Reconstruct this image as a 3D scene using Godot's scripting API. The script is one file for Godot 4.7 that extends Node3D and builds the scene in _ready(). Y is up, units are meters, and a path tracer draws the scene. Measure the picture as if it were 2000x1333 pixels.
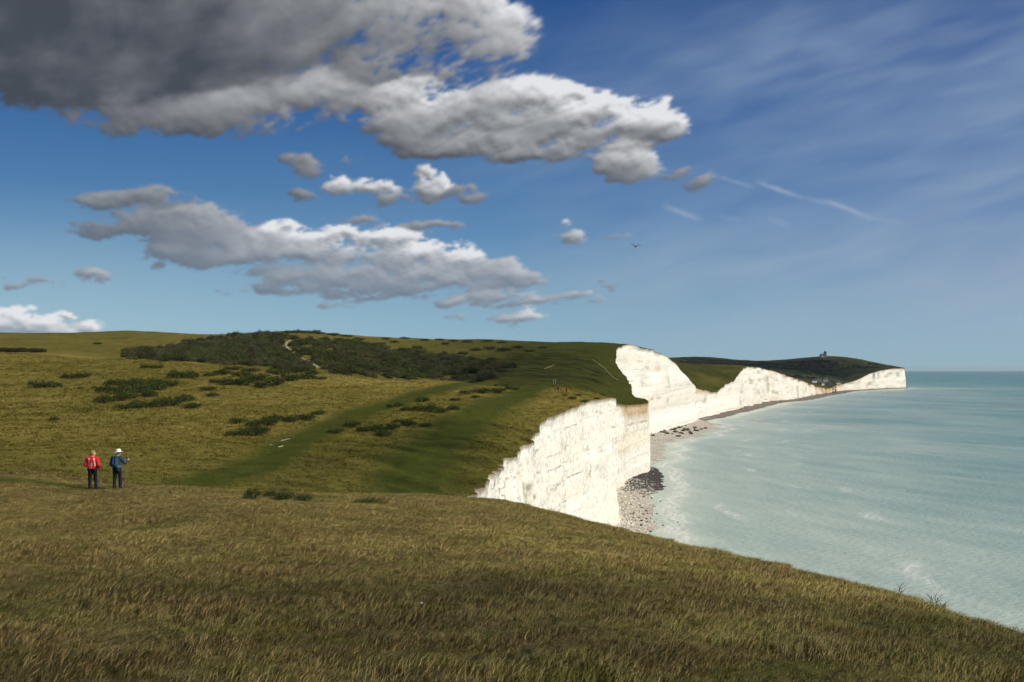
extends Node3D
# Chalk cliffs and downland above a milky sea. y = 0 is the sea; the eye stands at y = 50 on the down and looks along -Z.
# Survey: a sighting [u, v, d] is a bearing u, a dip v (both in thousandths of 1.9 of the distance) and a distance d in metres; sight() turns it into a place.

const F := 1900.0
const EYE := 50.0
const SUN_TURN := 112.0
const SUN_HEIGHT := 37.0
const NC := 300

var rng := RandomNumberGenerator.new()
var used := {}
var n1 := FastNoiseLite.new()
var n2 := FastNoiseLite.new()
var n3 := FastNoiseLite.new()
var n4 := FastNoiseLite.new()


func sight(u: float, v: float, d: float) -> Vector3:
	return Vector3((u - 1000.0) / F * d, EYE - (v - 723.0) / F * d, -d)


func _ready() -> void:
	rng.seed = 20417
	set_up_noise()
	# ---- camera
	var cam := Camera3D.new()
	cam.name = "camera"
	cam.projection = Camera3D.PROJECTION_FRUSTUM
	cam.keep_aspect = Camera3D.KEEP_HEIGHT
	cam.near = 0.5
	cam.far = 90000.0
	cam.size = 1333.0 / F * 0.5
	cam.frustum_offset = Vector2(0, 56.5 / F * 0.5)
	cam.position = Vector3(0, EYE, 0)
	add_child(cam)
	cam.current = true
	# ---- sky and exposure
	var env := Environment.new()
	env.background_mode = Environment.BG_SKY
	env.tonemap_mode = Environment.TONE_MAPPER_LINEAR
	env.tonemap_exposure = 1.0
	env.sdfgi_enabled = true
	env.ssao_enabled = true
	env.ssil_enabled = true
	env.background_energy_multiplier = 1.0
	env.fog_enabled = true
	env.fog_density = 0.00002
	env.fog_light_color = Color(0.80, 0.88, 0.96)
	var sky := Sky.new()
	var sm := PanoramaSkyMaterial.new()
	sm.panorama = ImageTexture.create_from_image(sky_image())
	sky.sky_material = sm
	env.sky = sky
	var we := WorldEnvironment.new()
	we.name = "environment"
	we.environment = env
	add_child(we)
	# ---- sun
	var sun := DirectionalLight3D.new()
	sun.name = "sun"
	sun.light_energy = 1.5
	sun.light_color = Color(1.0, 0.955, 0.87)
	sun.light_angular_distance = 0.5
	sun.shadow_enabled = true
	add_child(sun)
	sun.look_at_from_position(sun_dir() * 100.0, Vector3.ZERO)
	# ---- large structure
	build_terrain()
	build_cliff()
	build_beach()
	build_sea()
	build_clouds()
	# ---- things
	build_chalk_paths()
	build_bushes()
	build_scrub()
	build_grass()
	build_rocks()
	build_village()
	build_lighthouse()
	build_posts()
	build_people()
	build_gull()
	build_edge_plants()


func sun_dir() -> Vector3:
	var a := deg_to_rad(SUN_TURN)
	var e := deg_to_rad(SUN_HEIGHT)
	return Vector3(sin(a) * cos(e), sin(e), -cos(a) * cos(e))


func set_up_noise() -> void:
	for q in [[n1, 11, 4], [n2, 23, 3], [n3, 37, 2], [n4, 51, 5]]:
		var n: FastNoiseLite = q[0]
		n.seed = q[1]
		n.noise_type = FastNoiseLite.TYPE_SIMPLEX_SMOOTH
		n.frequency = 1.0
		n.fractal_type = FastNoiseLite.FRACTAL_FBM
		n.fractal_octaves = q[2]


# ---------------------------------------------------------------- naming and small helpers

func numbered(called: String) -> String:
	used[called] = used.get(called, -1) + 1
	return called if used[called] == 0 else "%s_%03d" % [called, used[called]]


func tag(o: Node, label: String, category := "", group := "", kind := "") -> void:
	o.set_meta("label", label)
	if category: o.set_meta("category", category)
	if group: o.set_meta("group", group)
	if kind: o.set_meta("kind", kind)


func base(called: String, at: Vector3, turn := 0.0) -> Node3D:
	var o := Node3D.new()
	o.name = numbered(called)
	add_child(o)
	o.position = at
	o.rotation.y = turn
	return o


func put(called: String, mesh: Mesh, m: Material, parent: Node = null) -> MeshInstance3D:
	var o := MeshInstance3D.new()
	o.mesh = mesh
	o.material_override = m
	if parent == null:
		o.name = numbered(called)
		add_child(o)
	else:
		o.name = called
		parent.add_child(o, true)
	return o


func mat(c: Color, rough := 0.9, vertex := false) -> StandardMaterial3D:
	var m := StandardMaterial3D.new()
	m.albedo_color = c.linear_to_srgb()
	m.roughness = rough
	m.metallic_specular = 0.3
	m.vertex_color_use_as_albedo = vertex
	m.cull_mode = BaseMaterial3D.CULL_DISABLED
	return m


func noise_tex(freq: float, octaves: int, lo: float, hi: float, s := 512, sd := 3, kind := FastNoiseLite.TYPE_SIMPLEX_SMOOTH) -> ImageTexture:
	# a seamless grey picture between lo and hi
	var n := FastNoiseLite.new()
	n.seed = sd
	n.noise_type = kind
	n.frequency = freq
	n.fractal_octaves = octaves
	var im := n.get_seamless_image(s, s, false, false, 0.1, true)
	im.convert(Image.FORMAT_L8)
	var b := im.get_data()
	for i in b.size():
		b[i] = int(clampf(lo + (hi - lo) * b[i] / 255.0, 0.0, 1.0) * 255.0)
	return ImageTexture.create_from_image(Image.create_from_data(s, s, false, Image.FORMAT_L8, b))


func grid_mesh(vs: PackedVector3Array, cs: PackedColorArray, rows: int, cols: int, flip := false) -> ArrayMesh:
	# vertices row by row; normals from the neighbours
	var ns := PackedVector3Array()
	ns.resize(vs.size())
	for i in rows:
		var up := maxi(i - 1, 0) * cols
		var dn := mini(i + 1, rows - 1) * cols
		for j in cols:
			var n := (vs[dn + j] - vs[up + j]).cross(vs[i * cols + mini(j + 1, cols - 1)] - vs[i * cols + maxi(j - 1, 0)]).normalized()
			ns[i * cols + j] = -n if flip else n
	var ix := PackedInt32Array()
	ix.resize((rows - 1) * (cols - 1) * 6)
	var k := 0
	for i in rows - 1:
		for j in cols - 1:
			var a := i * cols + j
			var b := a + cols
			if flip:
				ix[k] = a; ix[k + 1] = b; ix[k + 2] = a + 1; ix[k + 3] = a + 1; ix[k + 4] = b; ix[k + 5] = b + 1
			else:
				ix[k] = a; ix[k + 1] = a + 1; ix[k + 2] = b; ix[k + 3] = a + 1; ix[k + 4] = b + 1; ix[k + 5] = b
			k += 6
	var ar := []
	ar.resize(Mesh.ARRAY_MAX)
	ar[Mesh.ARRAY_VERTEX] = vs
	ar[Mesh.ARRAY_NORMAL] = ns
	ar[Mesh.ARRAY_COLOR] = cs
	ar[Mesh.ARRAY_INDEX] = ix
	var m := ArrayMesh.new()
	m.add_surface_from_arrays(Mesh.PRIMITIVE_TRIANGLES, ar)
	return m


func line_at(list: Array, d: float, k := 1) -> float:
	# piecewise smooth reading of [d, value, ...] rows
	var n := list.size()
	if d <= list[0][0]: return list[0][k]
	if d >= list[n - 1][0]: return list[n - 1][k]
	var lo := 0
	var hi := n - 1
	while hi - lo > 1:
		var mid := (lo + hi) / 2
		if list[mid][0] <= d: lo = mid
		else: hi = mid
	var x0: float = list[lo][0]
	var x1: float = list[hi][0]
	var y0: float = list[lo][k]
	var y1: float = list[hi][k]
	var s := (y1 - y0) / (x1 - x0)
	var m0 := s
	var m1 := s
	if lo > 0:
		var sp: float = (y0 - list[lo - 1][k]) / (x0 - list[lo - 1][0])
		m0 = 0.0 if sp * s <= 0.0 else 2.0 * sp * s / (sp + s)
	if hi < n - 1:
		var sn: float = (list[hi + 1][k] - y1) / (list[hi + 1][0] - x1)
		m1 = 0.0 if sn * s <= 0.0 else 2.0 * sn * s / (sn + s)
	var h := x1 - x0
	var t := (d - x0) / h
	var t2 := t * t
	var t3 := t2 * t
	return (2 * t3 - 3 * t2 + 1) * y0 + (t3 - 2 * t2 + t) * h * m0 + (-2 * t3 + 3 * t2) * y1 + (t3 - t2) * h * m1


func mixc(a: Color, b: Color, t: float) -> Color:
	return a.lerp(b, clampf(t, 0.0, 1.0))


# ---------------------------------------------------------------- sky: air and clouds, by direction

# fair-weather clouds ahead: bearing, dip, half width, half height (survey units), body, tone of its light (0 dark .. 1 white)
const PUFFS := [
	[40, 20, 330, 170, 1.5, 0.06], [330, 60, 330, 170, 1.4, 0.23], [130, 150, 260, 75, 1.2, 0.16], [600, 20, 240, 170, 1.2, 0.58], [800, 25, 180, 100, 1.0, 0.84], [915, 60, 95, 75, 0.66, 0.80],
	[965, 110, 80, 60, 0.66, 0.8], [1015, 70, 60, 70, 0.5, 0.8], [880, 130, 90, 45, 0.6, 0.75], [740, 120, 110, 60, 0.7, 0.66], [330, 225, 170, 55, 0.95, 0.5], [450, 215, 120, 52, 1.0, 0.72], [600, 175, 120, 48, 0.9, 0.8], [705, 222, 110, 42, 0.72, 0.62],
	[850, 225, 130, 60, 1.2, 0.95], [960, 215, 130, 60, 1.25, 0.85], [1070, 225, 130, 62, 1.3, 1.0], [1190, 235, 110, 52, 1.3, 1.0], [1290, 248, 55, 40, 1.1, 0.95], [1000, 285, 200, 40, 0.9, 0.75],
	[1220, 320, 70, 45, 0.8, 0.8], [1350, 350, 65, 30, 0.62, 0.35], [820, 285, 90, 30, 0.62, 0.5],
	[595, 328, 50, 27, 0.68, 0.3], [670, 318, 28, 20, 0.66, 0.5], [665, 362, 28, 22, 0.8, 0.75], [745, 372, 46, 28, 0.95, 0.85], [845, 365, 34, 34, 0.95, 0.95], [905, 380, 60, 22, 0.62, 0.35], [770, 402, 60, 16, 0.6, 0.3],
	[600, 382, 30, 14, 0.55, 0.25], [715, 436, 40, 11, 0.55, 0.35], [845, 440, 75, 13, 0.58, 0.35],
	[215, 392, 75, 24, 0.78, 0.28], [310, 388, 70, 26, 0.8, 0.3], [190, 440, 60, 26, 0.8, 0.25], [300, 440, 100, 40, 1.0, 0.28], [400, 450, 110, 50, 1.1, 0.36], [350, 495, 80, 34, 0.9, 0.3],
	[470, 490, 110, 50, 1.15, 0.52], [555, 468, 60, 38, 1.15, 1.0], [640, 480, 55, 36, 1.1, 0.9], [745, 485, 75, 42, 1.25, 0.95], [860, 500, 70, 36, 1.15, 0.9], [560, 555, 70, 30, 0.9, 0.32], [690, 550, 100, 40, 1.2, 0.40], [830, 550, 130, 38, 1.1, 0.45],
	[960, 535, 70, 36, 0.95, 0.45], [1030, 555, 45, 20, 0.72, 0.35], [455, 570, 32, 14, 0.6, 0.25], [900, 590, 80, 18, 0.72, 0.5], [1000, 585, 80, 16, 0.75, 0.4], [1130, 583, 80, 13, 0.66, 0.4],
	[1020, 622, 60, 22, 0.85, 0.6], [890, 620, 36, 9, 0.6, 0.4], [650, 595, 50, 13, 0.58, 0.35], [1195, 558, 28, 10, 0.6, 0.3], [180, 540, 46, 21, 0.85, 0.4], [90, 552, 50, 10, 0.58, 0.3], [30, 556, 34, 12, 0.55, 0.3], [320, 580, 14, 7, 0.55, 0.4],
	[1115, 458, 36, 24, 0.75, 0.6], [1210, 465, 44, 9, 0.55, 0.35], [40, 632, 80, 30, 1.3, 1.0], [130, 640, 70, 22, 1.1, 0.95], [-60, 630, 70, 34, 1.2, 0.95],
]
# thin high trails: from, to, half width
const TRAILS := [[1390, 342, 1470, 365, 3.0, 0.5], [1485, 358, 1560, 384, 4.0, 1.0], [1560, 384, 1640, 402, 4.0, 0.45], [1615, 392, 1700, 426, 4.5, 0.9], [1700, 426, 1770, 436, 4.0, 0.3], [1300, 404, 1365, 428, 5.0, 0.75], [1400, 420, 1450, 432, 4.0, 0.25], [1505, 430, 1545, 440, 6.0, 0.3]]


func sky_image() -> Image:
	var W := 4096
	var HH := 2048
	# the whole round, coarsely, then the part ahead at full fineness
	var coarse := sky_patch(0.0, TAU, 0.0, PI, 400, 200, false)
	coarse.resize(W, HH, Image.INTERPOLATE_CUBIC)
	var c0 := -400
	var c1 := 400
	var r0 := 720
	var r1 := 1030
	var ahead := sky_patch(c0 * TAU / W, c1 * TAU / W, r0 * PI / HH, r1 * PI / HH, c1 - c0, r1 - r0, true)
	coarse.convert(Image.FORMAT_RGB8)
	ahead.convert(Image.FORMAT_RGB8)
	coarse.blit_rect(ahead, Rect2i(0, 0, -c0, r1 - r0), Vector2i(W + c0, r0))
	coarse.blit_rect(ahead, Rect2i(-c0, 0, c1, r1 - r0), Vector2i(0, r0))
	return coarse


func body(u: float, v: float, near: Array) -> Vector2:
	# cloud body at that direction and the tone of the clouds there
	var s := 0.0
	var tone := 0.0
	var wsum := 1e-6
	for p in near:
		var a: float = (u - p[0]) / p[2]
		var b: float = (v - p[1]) / p[3]
		if b > 0.0: b *= 1.25  # flatter bases
		var q := a * a + b * b
		if q < 5.0:
			var e: float = p[4] * exp(-q * sqrt(q))
			s += e - e * s * 0.25
			var e2: float = e * e * e
			tone += e2 * p[5] * clampf(0.92 - 0.55 * b + 0.15 * a, 0.35, 1.3)
			wsum += e2
	return Vector2(1.0 - exp(-s * 1.25), tone / wsum)


func sky_patch(a0: float, a1: float, t0: float, t1: float, w: int, h: int, ahead: bool) -> Image:
	var den := PackedFloat32Array()
	var low := PackedFloat32Array()
	var ton := PackedFloat32Array()
	den.resize(w * h)
	low.resize(w * h)
	var soft := PackedFloat32Array()
	soft.resize(w * h)
	ton.resize(w * h)
	den.fill(-1.0)
	var puff := FastNoiseLite.new()
	puff.seed = 8
	puff.noise_type = FastNoiseLite.TYPE_CELLULAR
	puff.cellular_return_type = FastNoiseLite.RETURN_DISTANCE
	puff.frequency = 1.0
	puff.fractal_octaves = 4
	puff.fractal_gain = 0.55
	for y in h:
		var el := PI / 2 - (t0 + (t1 - t0) * (y + 0.5) / h)
		if el < -0.02:
			continue
		var near := []
		if ahead:
			for p in PUFFS:
				# rows that a puff can reach
				var v0 := 723.0 - F * tan(el)
				if v0 - (p[1] as float) < (p[3] as float) * 3.0 and (p[1] as float) - v0 < (p[3] as float) * 2.5 + 110.0:
					near.append(p)
		for x in w:
			var az := a0 + (a1 - a0) * (x + 0.5) / w
			var k := y * w + x
			if ahead:
				var u := 1000.0 + F * tan(az)
				var v := 723.0 - F * tan(el) / cos(az)
				var bd := body(u, v, near)
				if bd.x < 0.07:
					continue
				var fine := clampf(0.5 + 1.0 * (723.0 - v) / 723.0, 0.5, 1.5)  # lower clouds are farther off, and smaller
				var q := Vector2(u, v * 1.3) * (0.0085 / fine)
				var wx := n4.get_noise_2d(q.x + 90, q.y)
				var wy := n4.get_noise_2d(q.x, q.y + 70)
				bd = body(u + wx * 30.0 * fine, v + wy * 20.0 * fine, near)
				var heads := -0.10 - puff.get_noise_2d(q.x * 2.5 + wx * 0.5, q.y * 2.5 + wy * 0.5)
				var detail := n1.get_noise_2d(q.x * 5.0 + 7.0, q.y * 5.0)
				var high := clampf((230.0 - v + (u - 700.0) * -0.12) / 80.0, 0.0, 1.0)  # the large cloud overhead is softer than the heaped ones
				var shape := heads * lerpf(0.50, 0.22, high) + wx * 0.85 + 0.5 * n2.get_noise_2d(q.x * 0.7 + 20.0, q.y * 0.7) + detail * lerpf(0.30, 0.42, high)
				den[k] = bd.x + shape * clampf(bd.x * 1.5, 0.0, 0.9) * (1.0 - 0.65 * clampf((bd.x - 0.72) / 0.2, 0.0, 1.0) * clampf((760.0 - u) / 250.0, 0.0, 1.0)) - 0.40
				low[k] = bd.x - 0.42 + wx * 0.5
				soft[k] = high
				den[k] += 0.55 * high * clampf((760.0 - u) / 420.0, 0.0, 1.0) * clampf((bd.x - 0.35) * 2.5, 0.0, 1.0)
				ton[k] = clampf(bd.y + high * (0.22 * wx + 0.10 * n2.get_noise_2d(q.x * 0.5, q.y * 0.5 + 11.0)), 0.03, 1.2)
			else:
				var e := maxf(sin(el), 0.03)
				var q2 := Vector3(cos(el) * sin(az), e, cos(el) * cos(az)) / (e + 0.12)
				var nn := n4.get_noise_3dv(q2 * 0.9 + Vector3(3, 0, 9)) + 0.25 * n2.get_noise_3dv(q2 * 3.0)
				den[k] = nn * 1.5 - 0.05
				low[k] = den[k]
				ton[k] = clampf(0.55 + n1.get_noise_3dv(q2 * 0.5) * 0.9, 0.1, 1.0)
	var data := PackedByteArray()
	data.resize(w * h * 3)
	for y in h:
		var el2 := PI / 2 - (t0 + (t1 - t0) * (y + 0.5) / h)
		for x in w:
			var k := y * w + x
			var az := a0 + (a1 - a0) * (x + 0.5) / w
			var c := air(az, maxf(el2, 0.0))
			if el2 > -0.02:
				var v := 723.0 - F * tan(minf(el2, 1.2))
				var u := 1000.0
				# high thin streaks
				var q := Vector2(sin(az) * 1900.0 + 2200.0, v)
				if ahead:
					u = 1000.0 + F * tan(az)
					v = 723.0 - F * tan(el2) / cos(az)
				var along := q.x * 0.975 - q.y * 0.22
				var across := q.x * 0.22 + q.y * 0.975
				across += n2.get_noise_2d(along * 0.002, across * 0.004) * 26.0
				var st := n2.get_noise_2d(along * 0.0014, across * 0.0065) * 0.5 + n1.get_noise_2d(along * 0.004 + 30.0, across * 0.020) * 0.4
				var veil := n1.get_noise_2d(q.x * 0.0011 + 5.0, q.y * 0.0018) * 0.8 + 0.5
				if ahead:
					veil = (veil + 0.15) * clampf((u - 500.0) / 900.0, 0.2, 1.1) * clampf((v + 60.0 + (u - 1200.0) * 0.35) / 320.0, 0.12, 1.0)
				else:
					veil *= 0.5
				c = c.lerp(Color(0.33, 0.43, 0.55), clampf((st + 0.70) * 0.52, 0.0, 0.62) * clampf(veil, 0.0, 1.0))
				if ahead and u > 1280 and v > 330 and v < 450:
					for t in TRAILS:
						var ab := Vector2(t[2] - t[0], t[3] - t[1])
						var ap := Vector2(u - t[0], v - t[1])
						var hh := ap.dot(ab) / ab.length_squared()
						var off := absf(ap.cross(ab)) / ab.length() + n2.get_noise_2d(u * 0.05, v * 0.05) * 1.5
						if hh > -0.15 and hh < 1.15:
							var f: float = exp(-off * off / (t[4] * t[4])) * sin(clampf((hh + 0.15) / 1.3, 0, 1) * PI) * t[5]
							c = c.lerp(Color(0.5, 0.55, 0.66), clampf(f * 0.42, 0.0, 1.0))
				var d := den[k]
				if d > -0.02:
					# thin cloud lets the sky through; thick cloud is white where it faces the sun and grey underneath
					var through := 0.0
					var tone := ton[k]
					var lit := 0.62
					if ahead:
						for s in range(1, 9):
							var yy := maxi(y - s * 4, 0)
							var xx := mini(x + s * 2, w - 1)
							through += clampf(low[yy * w + xx] * 1.6, 0.0, 0.9)
						var hx := 0.0
						var hy := 0.0
						for r in [1, 3]:
							hx += sqrt(maxf(den[y * w + mini(x + r, w - 1)], 0.0) + 0.02) - sqrt(maxf(den[y * w + maxi(x - r, 0)], 0.0) + 0.02)
							hy += sqrt(maxf(den[maxi(y - r, 0) * w + x], 0.0) + 0.02) - sqrt(maxf(den[mini(y + r, h - 1) * w + x], 0.0) + 0.02)
						var n := Vector3(-hx, -hy, 0.0) * ((0.75 + 0.9 * tone) * (1.0 - 0.5 * soft[k])) + Vector3(0, 0, 1)
						lit = clampf(n.normalized().dot(Vector3(0.42, 0.62, 0.66)), 0.0, 1.0)
					else:
						for s in range(1, 5):
							through += clampf(low[maxi(y - s, 0) * w + x], 0.0, 1.0)
					var cover := smoothstep(-0.02, lerpf(0.44, 0.32, tone) + 0.22 * soft[k], d) * clampf(0.86 + 0.2 * d + 0.1 * tone, 0.0, 1.0)
					var bright := clampf(tone * (0.58 + 0.42 * exp(-through * 0.30)) * (0.34 + 0.78 * lit), 0.0, 1.0)
					var lowd := clampf((v - 300.0) / 380.0, 0.0, 1.0) if ahead else 0.3
					var dark := Color(0.056, 0.067, 0.084).lerp(Color(0.19, 0.26, 0.35), lowd)
					var cc := dark.lerp(Color(0.78, 0.79, 0.81), pow(bright, 1.2))
					c = c.lerp(cc, clampf(cover, 0.0, 0.985))
			var o := c.linear_to_srgb()
			data[k * 3] = int(clampf(o.r, 0, 1) * 255.0 + 0.5)
			data[k * 3 + 1] = int(clampf(o.g, 0, 1) * 255.0 + 0.5)
			data[k * 3 + 2] = int(clampf(o.b, 0, 1) * 255.0 + 0.5)
	return Image.create_from_data(w, h, false, Image.FORMAT_RGB8, data)


func air(az: float, el: float) -> Color:
	# deep blue overhead, paler to the horizon, and palest inland
	var t := rad_to_deg(el)
	var c: Color
	if t < 3.0: c = Color(0.30, 0.47, 0.54).lerp(Color(0.22, 0.40, 0.53), t / 3.0)
	elif t < 8.0: c = Color(0.22, 0.40, 0.53).lerp(Color(0.095, 0.235, 0.44), (t - 3.0) / 5.0)
	elif t < 15.0: c = Color(0.095, 0.235, 0.44).lerp(Color(0.036, 0.125, 0.33), (t - 8.0) / 7.0)
	elif t < 24.0: c = Color(0.036, 0.125, 0.33).lerp(Color(0.012, 0.062, 0.225), (t - 15.0) / 9.0)
	else: c = Color(0.012, 0.062, 0.225).lerp(Color(0.008, 0.042, 0.17), clampf((t - 24.0) / 40.0, 0, 1))
	var side := sin(az)
	if t < 10.0:
		c = c.lerp(Color(0.46, 0.64, 0.70), clampf(-side * 0.9 + 0.12, 0.0, 0.5) * (1.0 - t / 10.0))
	c.r *= 1.0 + 0.5 * clampf(side * 1.6, 0.0, 1.0) * clampf(t / 6.0, 0.0, 1.0)
	return c

# ---------------------------------------------------------------- the downs

# the cliff edge in plan: distance along the view, place to the side
const EDGE := [[-16, 9.2], [0, 8.4], [8, 7.9], [14, 7.5], [20, 7.3], [33, 6.0], [42, 5.2], [50, 3.9], [60, 0.6], [70, -2.6], [90, -7.0], [110, -7.5], [130, -5.8], [150, -3.1], [180, 1.0], [205, 4.9], [225, 7.2], [255, 14.9], [285, 24.5], [302, 31.5], [314, 33.0], [330, 33], [360, 36], [400, 44], [450, 58], [478, 67.5], [488, 68.5], [505, 63], [535, 65.5], [560, 67.8], [600, 67.5], [625, 66.8], [650, 69.5], [690, 78], [720, 98], [750, 110], [800, 130], [840, 146], [880, 160], [930, 176], [960, 183], [1000, 198], [1050, 219], [1130, 248], [1190, 276], [1250, 297], [1340, 333], [1480, 390], [1600, 463], [1720, 518], [1850, 574], [2050, 669], [2280, 782], [2400, 868], [2550, 980], [2690, 1088], [2730, 1098], [2800, 1096], [3000, 1080], [4600, 1080]]
# heights: sightings [u, v, d] of the ground
const SIGHTS := [
	[100, 1333, 8.5], [700, 1333, 8.5], [1300, 1333, 8.5], [1900, 1333, 9], [100, 1200, 13], [700, 1200, 13], [1400, 1200, 13], [1850, 1215, 14], [2000, 1243, 14], [100, 1100, 20], [700, 1100, 20], [1200, 1100, 20], [1690, 1147, 20], [100, 1030, 28], [700, 1030, 28], [1100, 1045, 28], [1345, 1068, 33],
	[0, 980, 36], [500, 982, 36], [900, 1000, 37], [1230, 1040, 42], [1150, 1019, 50], [1000, 984, 54],
	[0, 957, 41], [180, 957, 43], [350, 957, 43], [560, 964, 43], [800, 968, 50], [1020, 986, 60], [932, 977, 70],
	[0, 938, 52], [0, 930, 60], [150, 946, 52], [300, 956, 58], [560, 985, 62], [800, 1010, 72], [900, 1005, 95],
	[0, 920, 78], [0, 900, 102], [0, 850, 148], [0, 800, 205], [0, 750, 272], [0, 705, 340], [0, 688, 372], [0, 695, 410], [0, 682, 450], [0, 668, 540], [0, 650, 690],
	[250, 940, 85], [250, 900, 112], [250, 850, 155], [250, 800, 210], [250, 750, 278], [250, 712, 335], [250, 700, 358], [250, 715, 400], [250, 697, 450], [250, 672, 560], [250, 646, 710],
	[500, 948, 96], [500, 900, 125], [500, 850, 165], [500, 800, 215], [500, 750, 285], [500, 725, 320], [480, 716, 336], [500, 735, 390], [500, 712, 450], [500, 680, 560], [560, 647, 750],
	[650, 958, 105], [650, 900, 133], [650, 850, 172], [650, 800, 220], [650, 760, 276], [660, 733, 322], [660, 752, 385], [660, 724, 450], [660, 690, 550], [660, 653, 750],
	[800, 975, 112], [800, 900, 146], [800, 850, 180], [800, 800, 226], [800, 765, 276], [830, 742, 318], [820, 775, 390], [800, 737, 470], [800, 700, 580], [800, 660, 740],
	[932, 976, 131], [930, 900, 158], [930, 850, 188], [930, 800, 232], [930, 765, 280], [930, 748, 312], [930, 790, 400], [930, 740, 485], [930, 700, 595], [930, 664, 735],
	[1010, 880, 180], [1045, 851, 205], [1061, 826, 225], [1010, 800, 243], [1010, 770, 286], [1035, 757, 308], [1111, 800, 255], [1100, 766, 292], [1110, 760, 306], [1163, 783, 285], [1198, 777, 302], [1196, 778, 318], [1080, 785, 390], [1050, 750, 460], [1050, 725, 530], [1050, 695, 610], [1030, 667, 730],
	[1195, 790, 400], [1240, 790, 450], [1267, 784, 478], [1265, 783, 488], [1235, 772, 505], [1232, 757, 535], [1230, 745, 560], [1214, 728, 600], [1203, 705, 625], [1203, 690, 650], [1215, 674, 690], [1150, 750, 500], [1150, 722, 560], [1140, 695, 630], [1130, 670, 700], [1200, 672, 700],
	[1259, 679, 720], [1279, 687, 750], [1309, 699, 800], [1330, 721, 840], [1345, 741, 880], [1360, 756, 930], [1376, 762, 1000], [1396, 766, 1050], [1417, 759, 1130], [1433, 738, 1190], [1451, 718, 1250], [1472, 718, 1340], [1500, 722, 1480], [1550, 738, 1600], [1572, 746, 1720], [1590, 753, 1850], [1620, 759, 2050], [1652, 752, 2280], [1687, 736, 2400], [1730, 721, 2550], [1768, 719, 2700],
	[1240, 690, 800], [1260, 730, 950], [1330, 745, 1050], [1380, 752, 1080], [1330, 730, 1120], [1400, 735, 1150], [1350, 716, 1220], [1400, 718, 1260], [1314, 708, 1290], [1380, 712, 1330], [1440, 716, 1290], [1300, 716, 1500], [1430, 724, 1600], [1470, 735, 1750],
	[1100, 685, 850], [800, 680, 900], [500, 670, 920], [200, 665, 900], [0, 668, 880], [0, 690, 1300], [600, 690, 1300], [1100, 700, 1300], [500, 705, 2200], [1000, 705, 2200], [1250, 712, 2300], [500, 712, 3400], [1000, 708, 3400],
	[1600, 748, 2130], [1560, 744, 2080], [1520, 736, 2150], [1450, 724, 2250], [1380, 716, 2400], [1630, 742, 2250], [1600, 730, 2420], [1540, 722, 2500], [1660, 731, 2450], [1330, 698, 2900], [1385, 697, 2950], [1440, 703, 2950], [1500, 706, 2850], [1555, 702, 2850], [1613, 698, 2850], [1640, 696, 2900], [1690, 706, 2850], [1730, 715, 2760], [1600, 712, 2660], [1500, 713, 2650],
	[1500, 715, 3500], [1350, 712, 3600], [1640, 712, 3500], [1500, 718, 4500], [1000, 715, 4500], [300, 718, 4500],
	[-600, 1200, 13], [-600, 1030, 28], [-600, 948, 42], [-500, 905, 90], [-500, 800, 205], [-500, 695, 350], [-500, 672, 450], [-500, 650, 700], [-500, 672, 900], [-500, 700, 2200],
]
# ground close about the eye: x, y, d
const SPOTS := [[-14, 48.3, -14], [-2, 48.3, -14], [8, 47.7, -14], [-12, 47.9, -2], [0, 47.75, -2], [7.5, 47.0, -2], [0, 47.5, 4], [-8, 47.6, 4], [6.5, 46.9, 4]]
# mown and trodden grass tracks: distance, place to the side, half width
const TRACK_UP := [[44, -18.3, 1.6], [62, -22.5, 2.0], [80, -26.5, 3.2], [104, -31.0, 4.6], [125, -31.5, 5.0], [148, -34.0, 5.0], [185, -34.8, 5.4], [222, -32.6, 6.0], [265, -25.0, 7.0], [300, -15.5, 7.0], [330, -8, 6.0]]
const TRACK_INLAND := [[43.5, -18.5, 1.8], [46, -21.5, 2.4], [50, -25.0, 3.0], [55, -29.5, 3.4], [62, -36.0, 3.4]]
const TRACK_EDGE := [[84, -14, 4.0], [105, -12.0, 5.5], [130, -13.5, 7.0], [160, -13.8, 8.0], [200, -10.5, 9.0], [252, -3.8, 9.0], [300, 6.0, 8.0], [330, 10, 6.0]]
const TRACK_FAR := [[440, 8, 4], [490, 21, 4], [540, 34, 4], [600, 48, 4], [660, 60, 5]]

var row_d := PackedFloat32Array()
var row_w := PackedFloat32Array()
var row_x := PackedFloat32Array()
var hts := PackedFloat32Array()
var edge_y := PackedFloat32Array()
var rows := 0
var ground_mat: StandardMaterial3D


func edge_x(d: float) -> float:
	var a := clampf((d - 40.0) / 120.0, 0.0, 1.0)
	var far := clampf((d - 300.0) / 900.0, 0.0, 1.0)
	var amp := lerpf(lerpf(0.22, 1.5, a), 4.0, far)
	var wave := lerpf(lerpf(0.35, 0.055, a), 0.022, far)
	return line_at(EDGE, d) + amp * (n2.get_noise_2d(d * wave, 5.0) * 0.9 + 0.45 * n1.get_noise_2d(d * wave * 3.7, 55.0))


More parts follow.
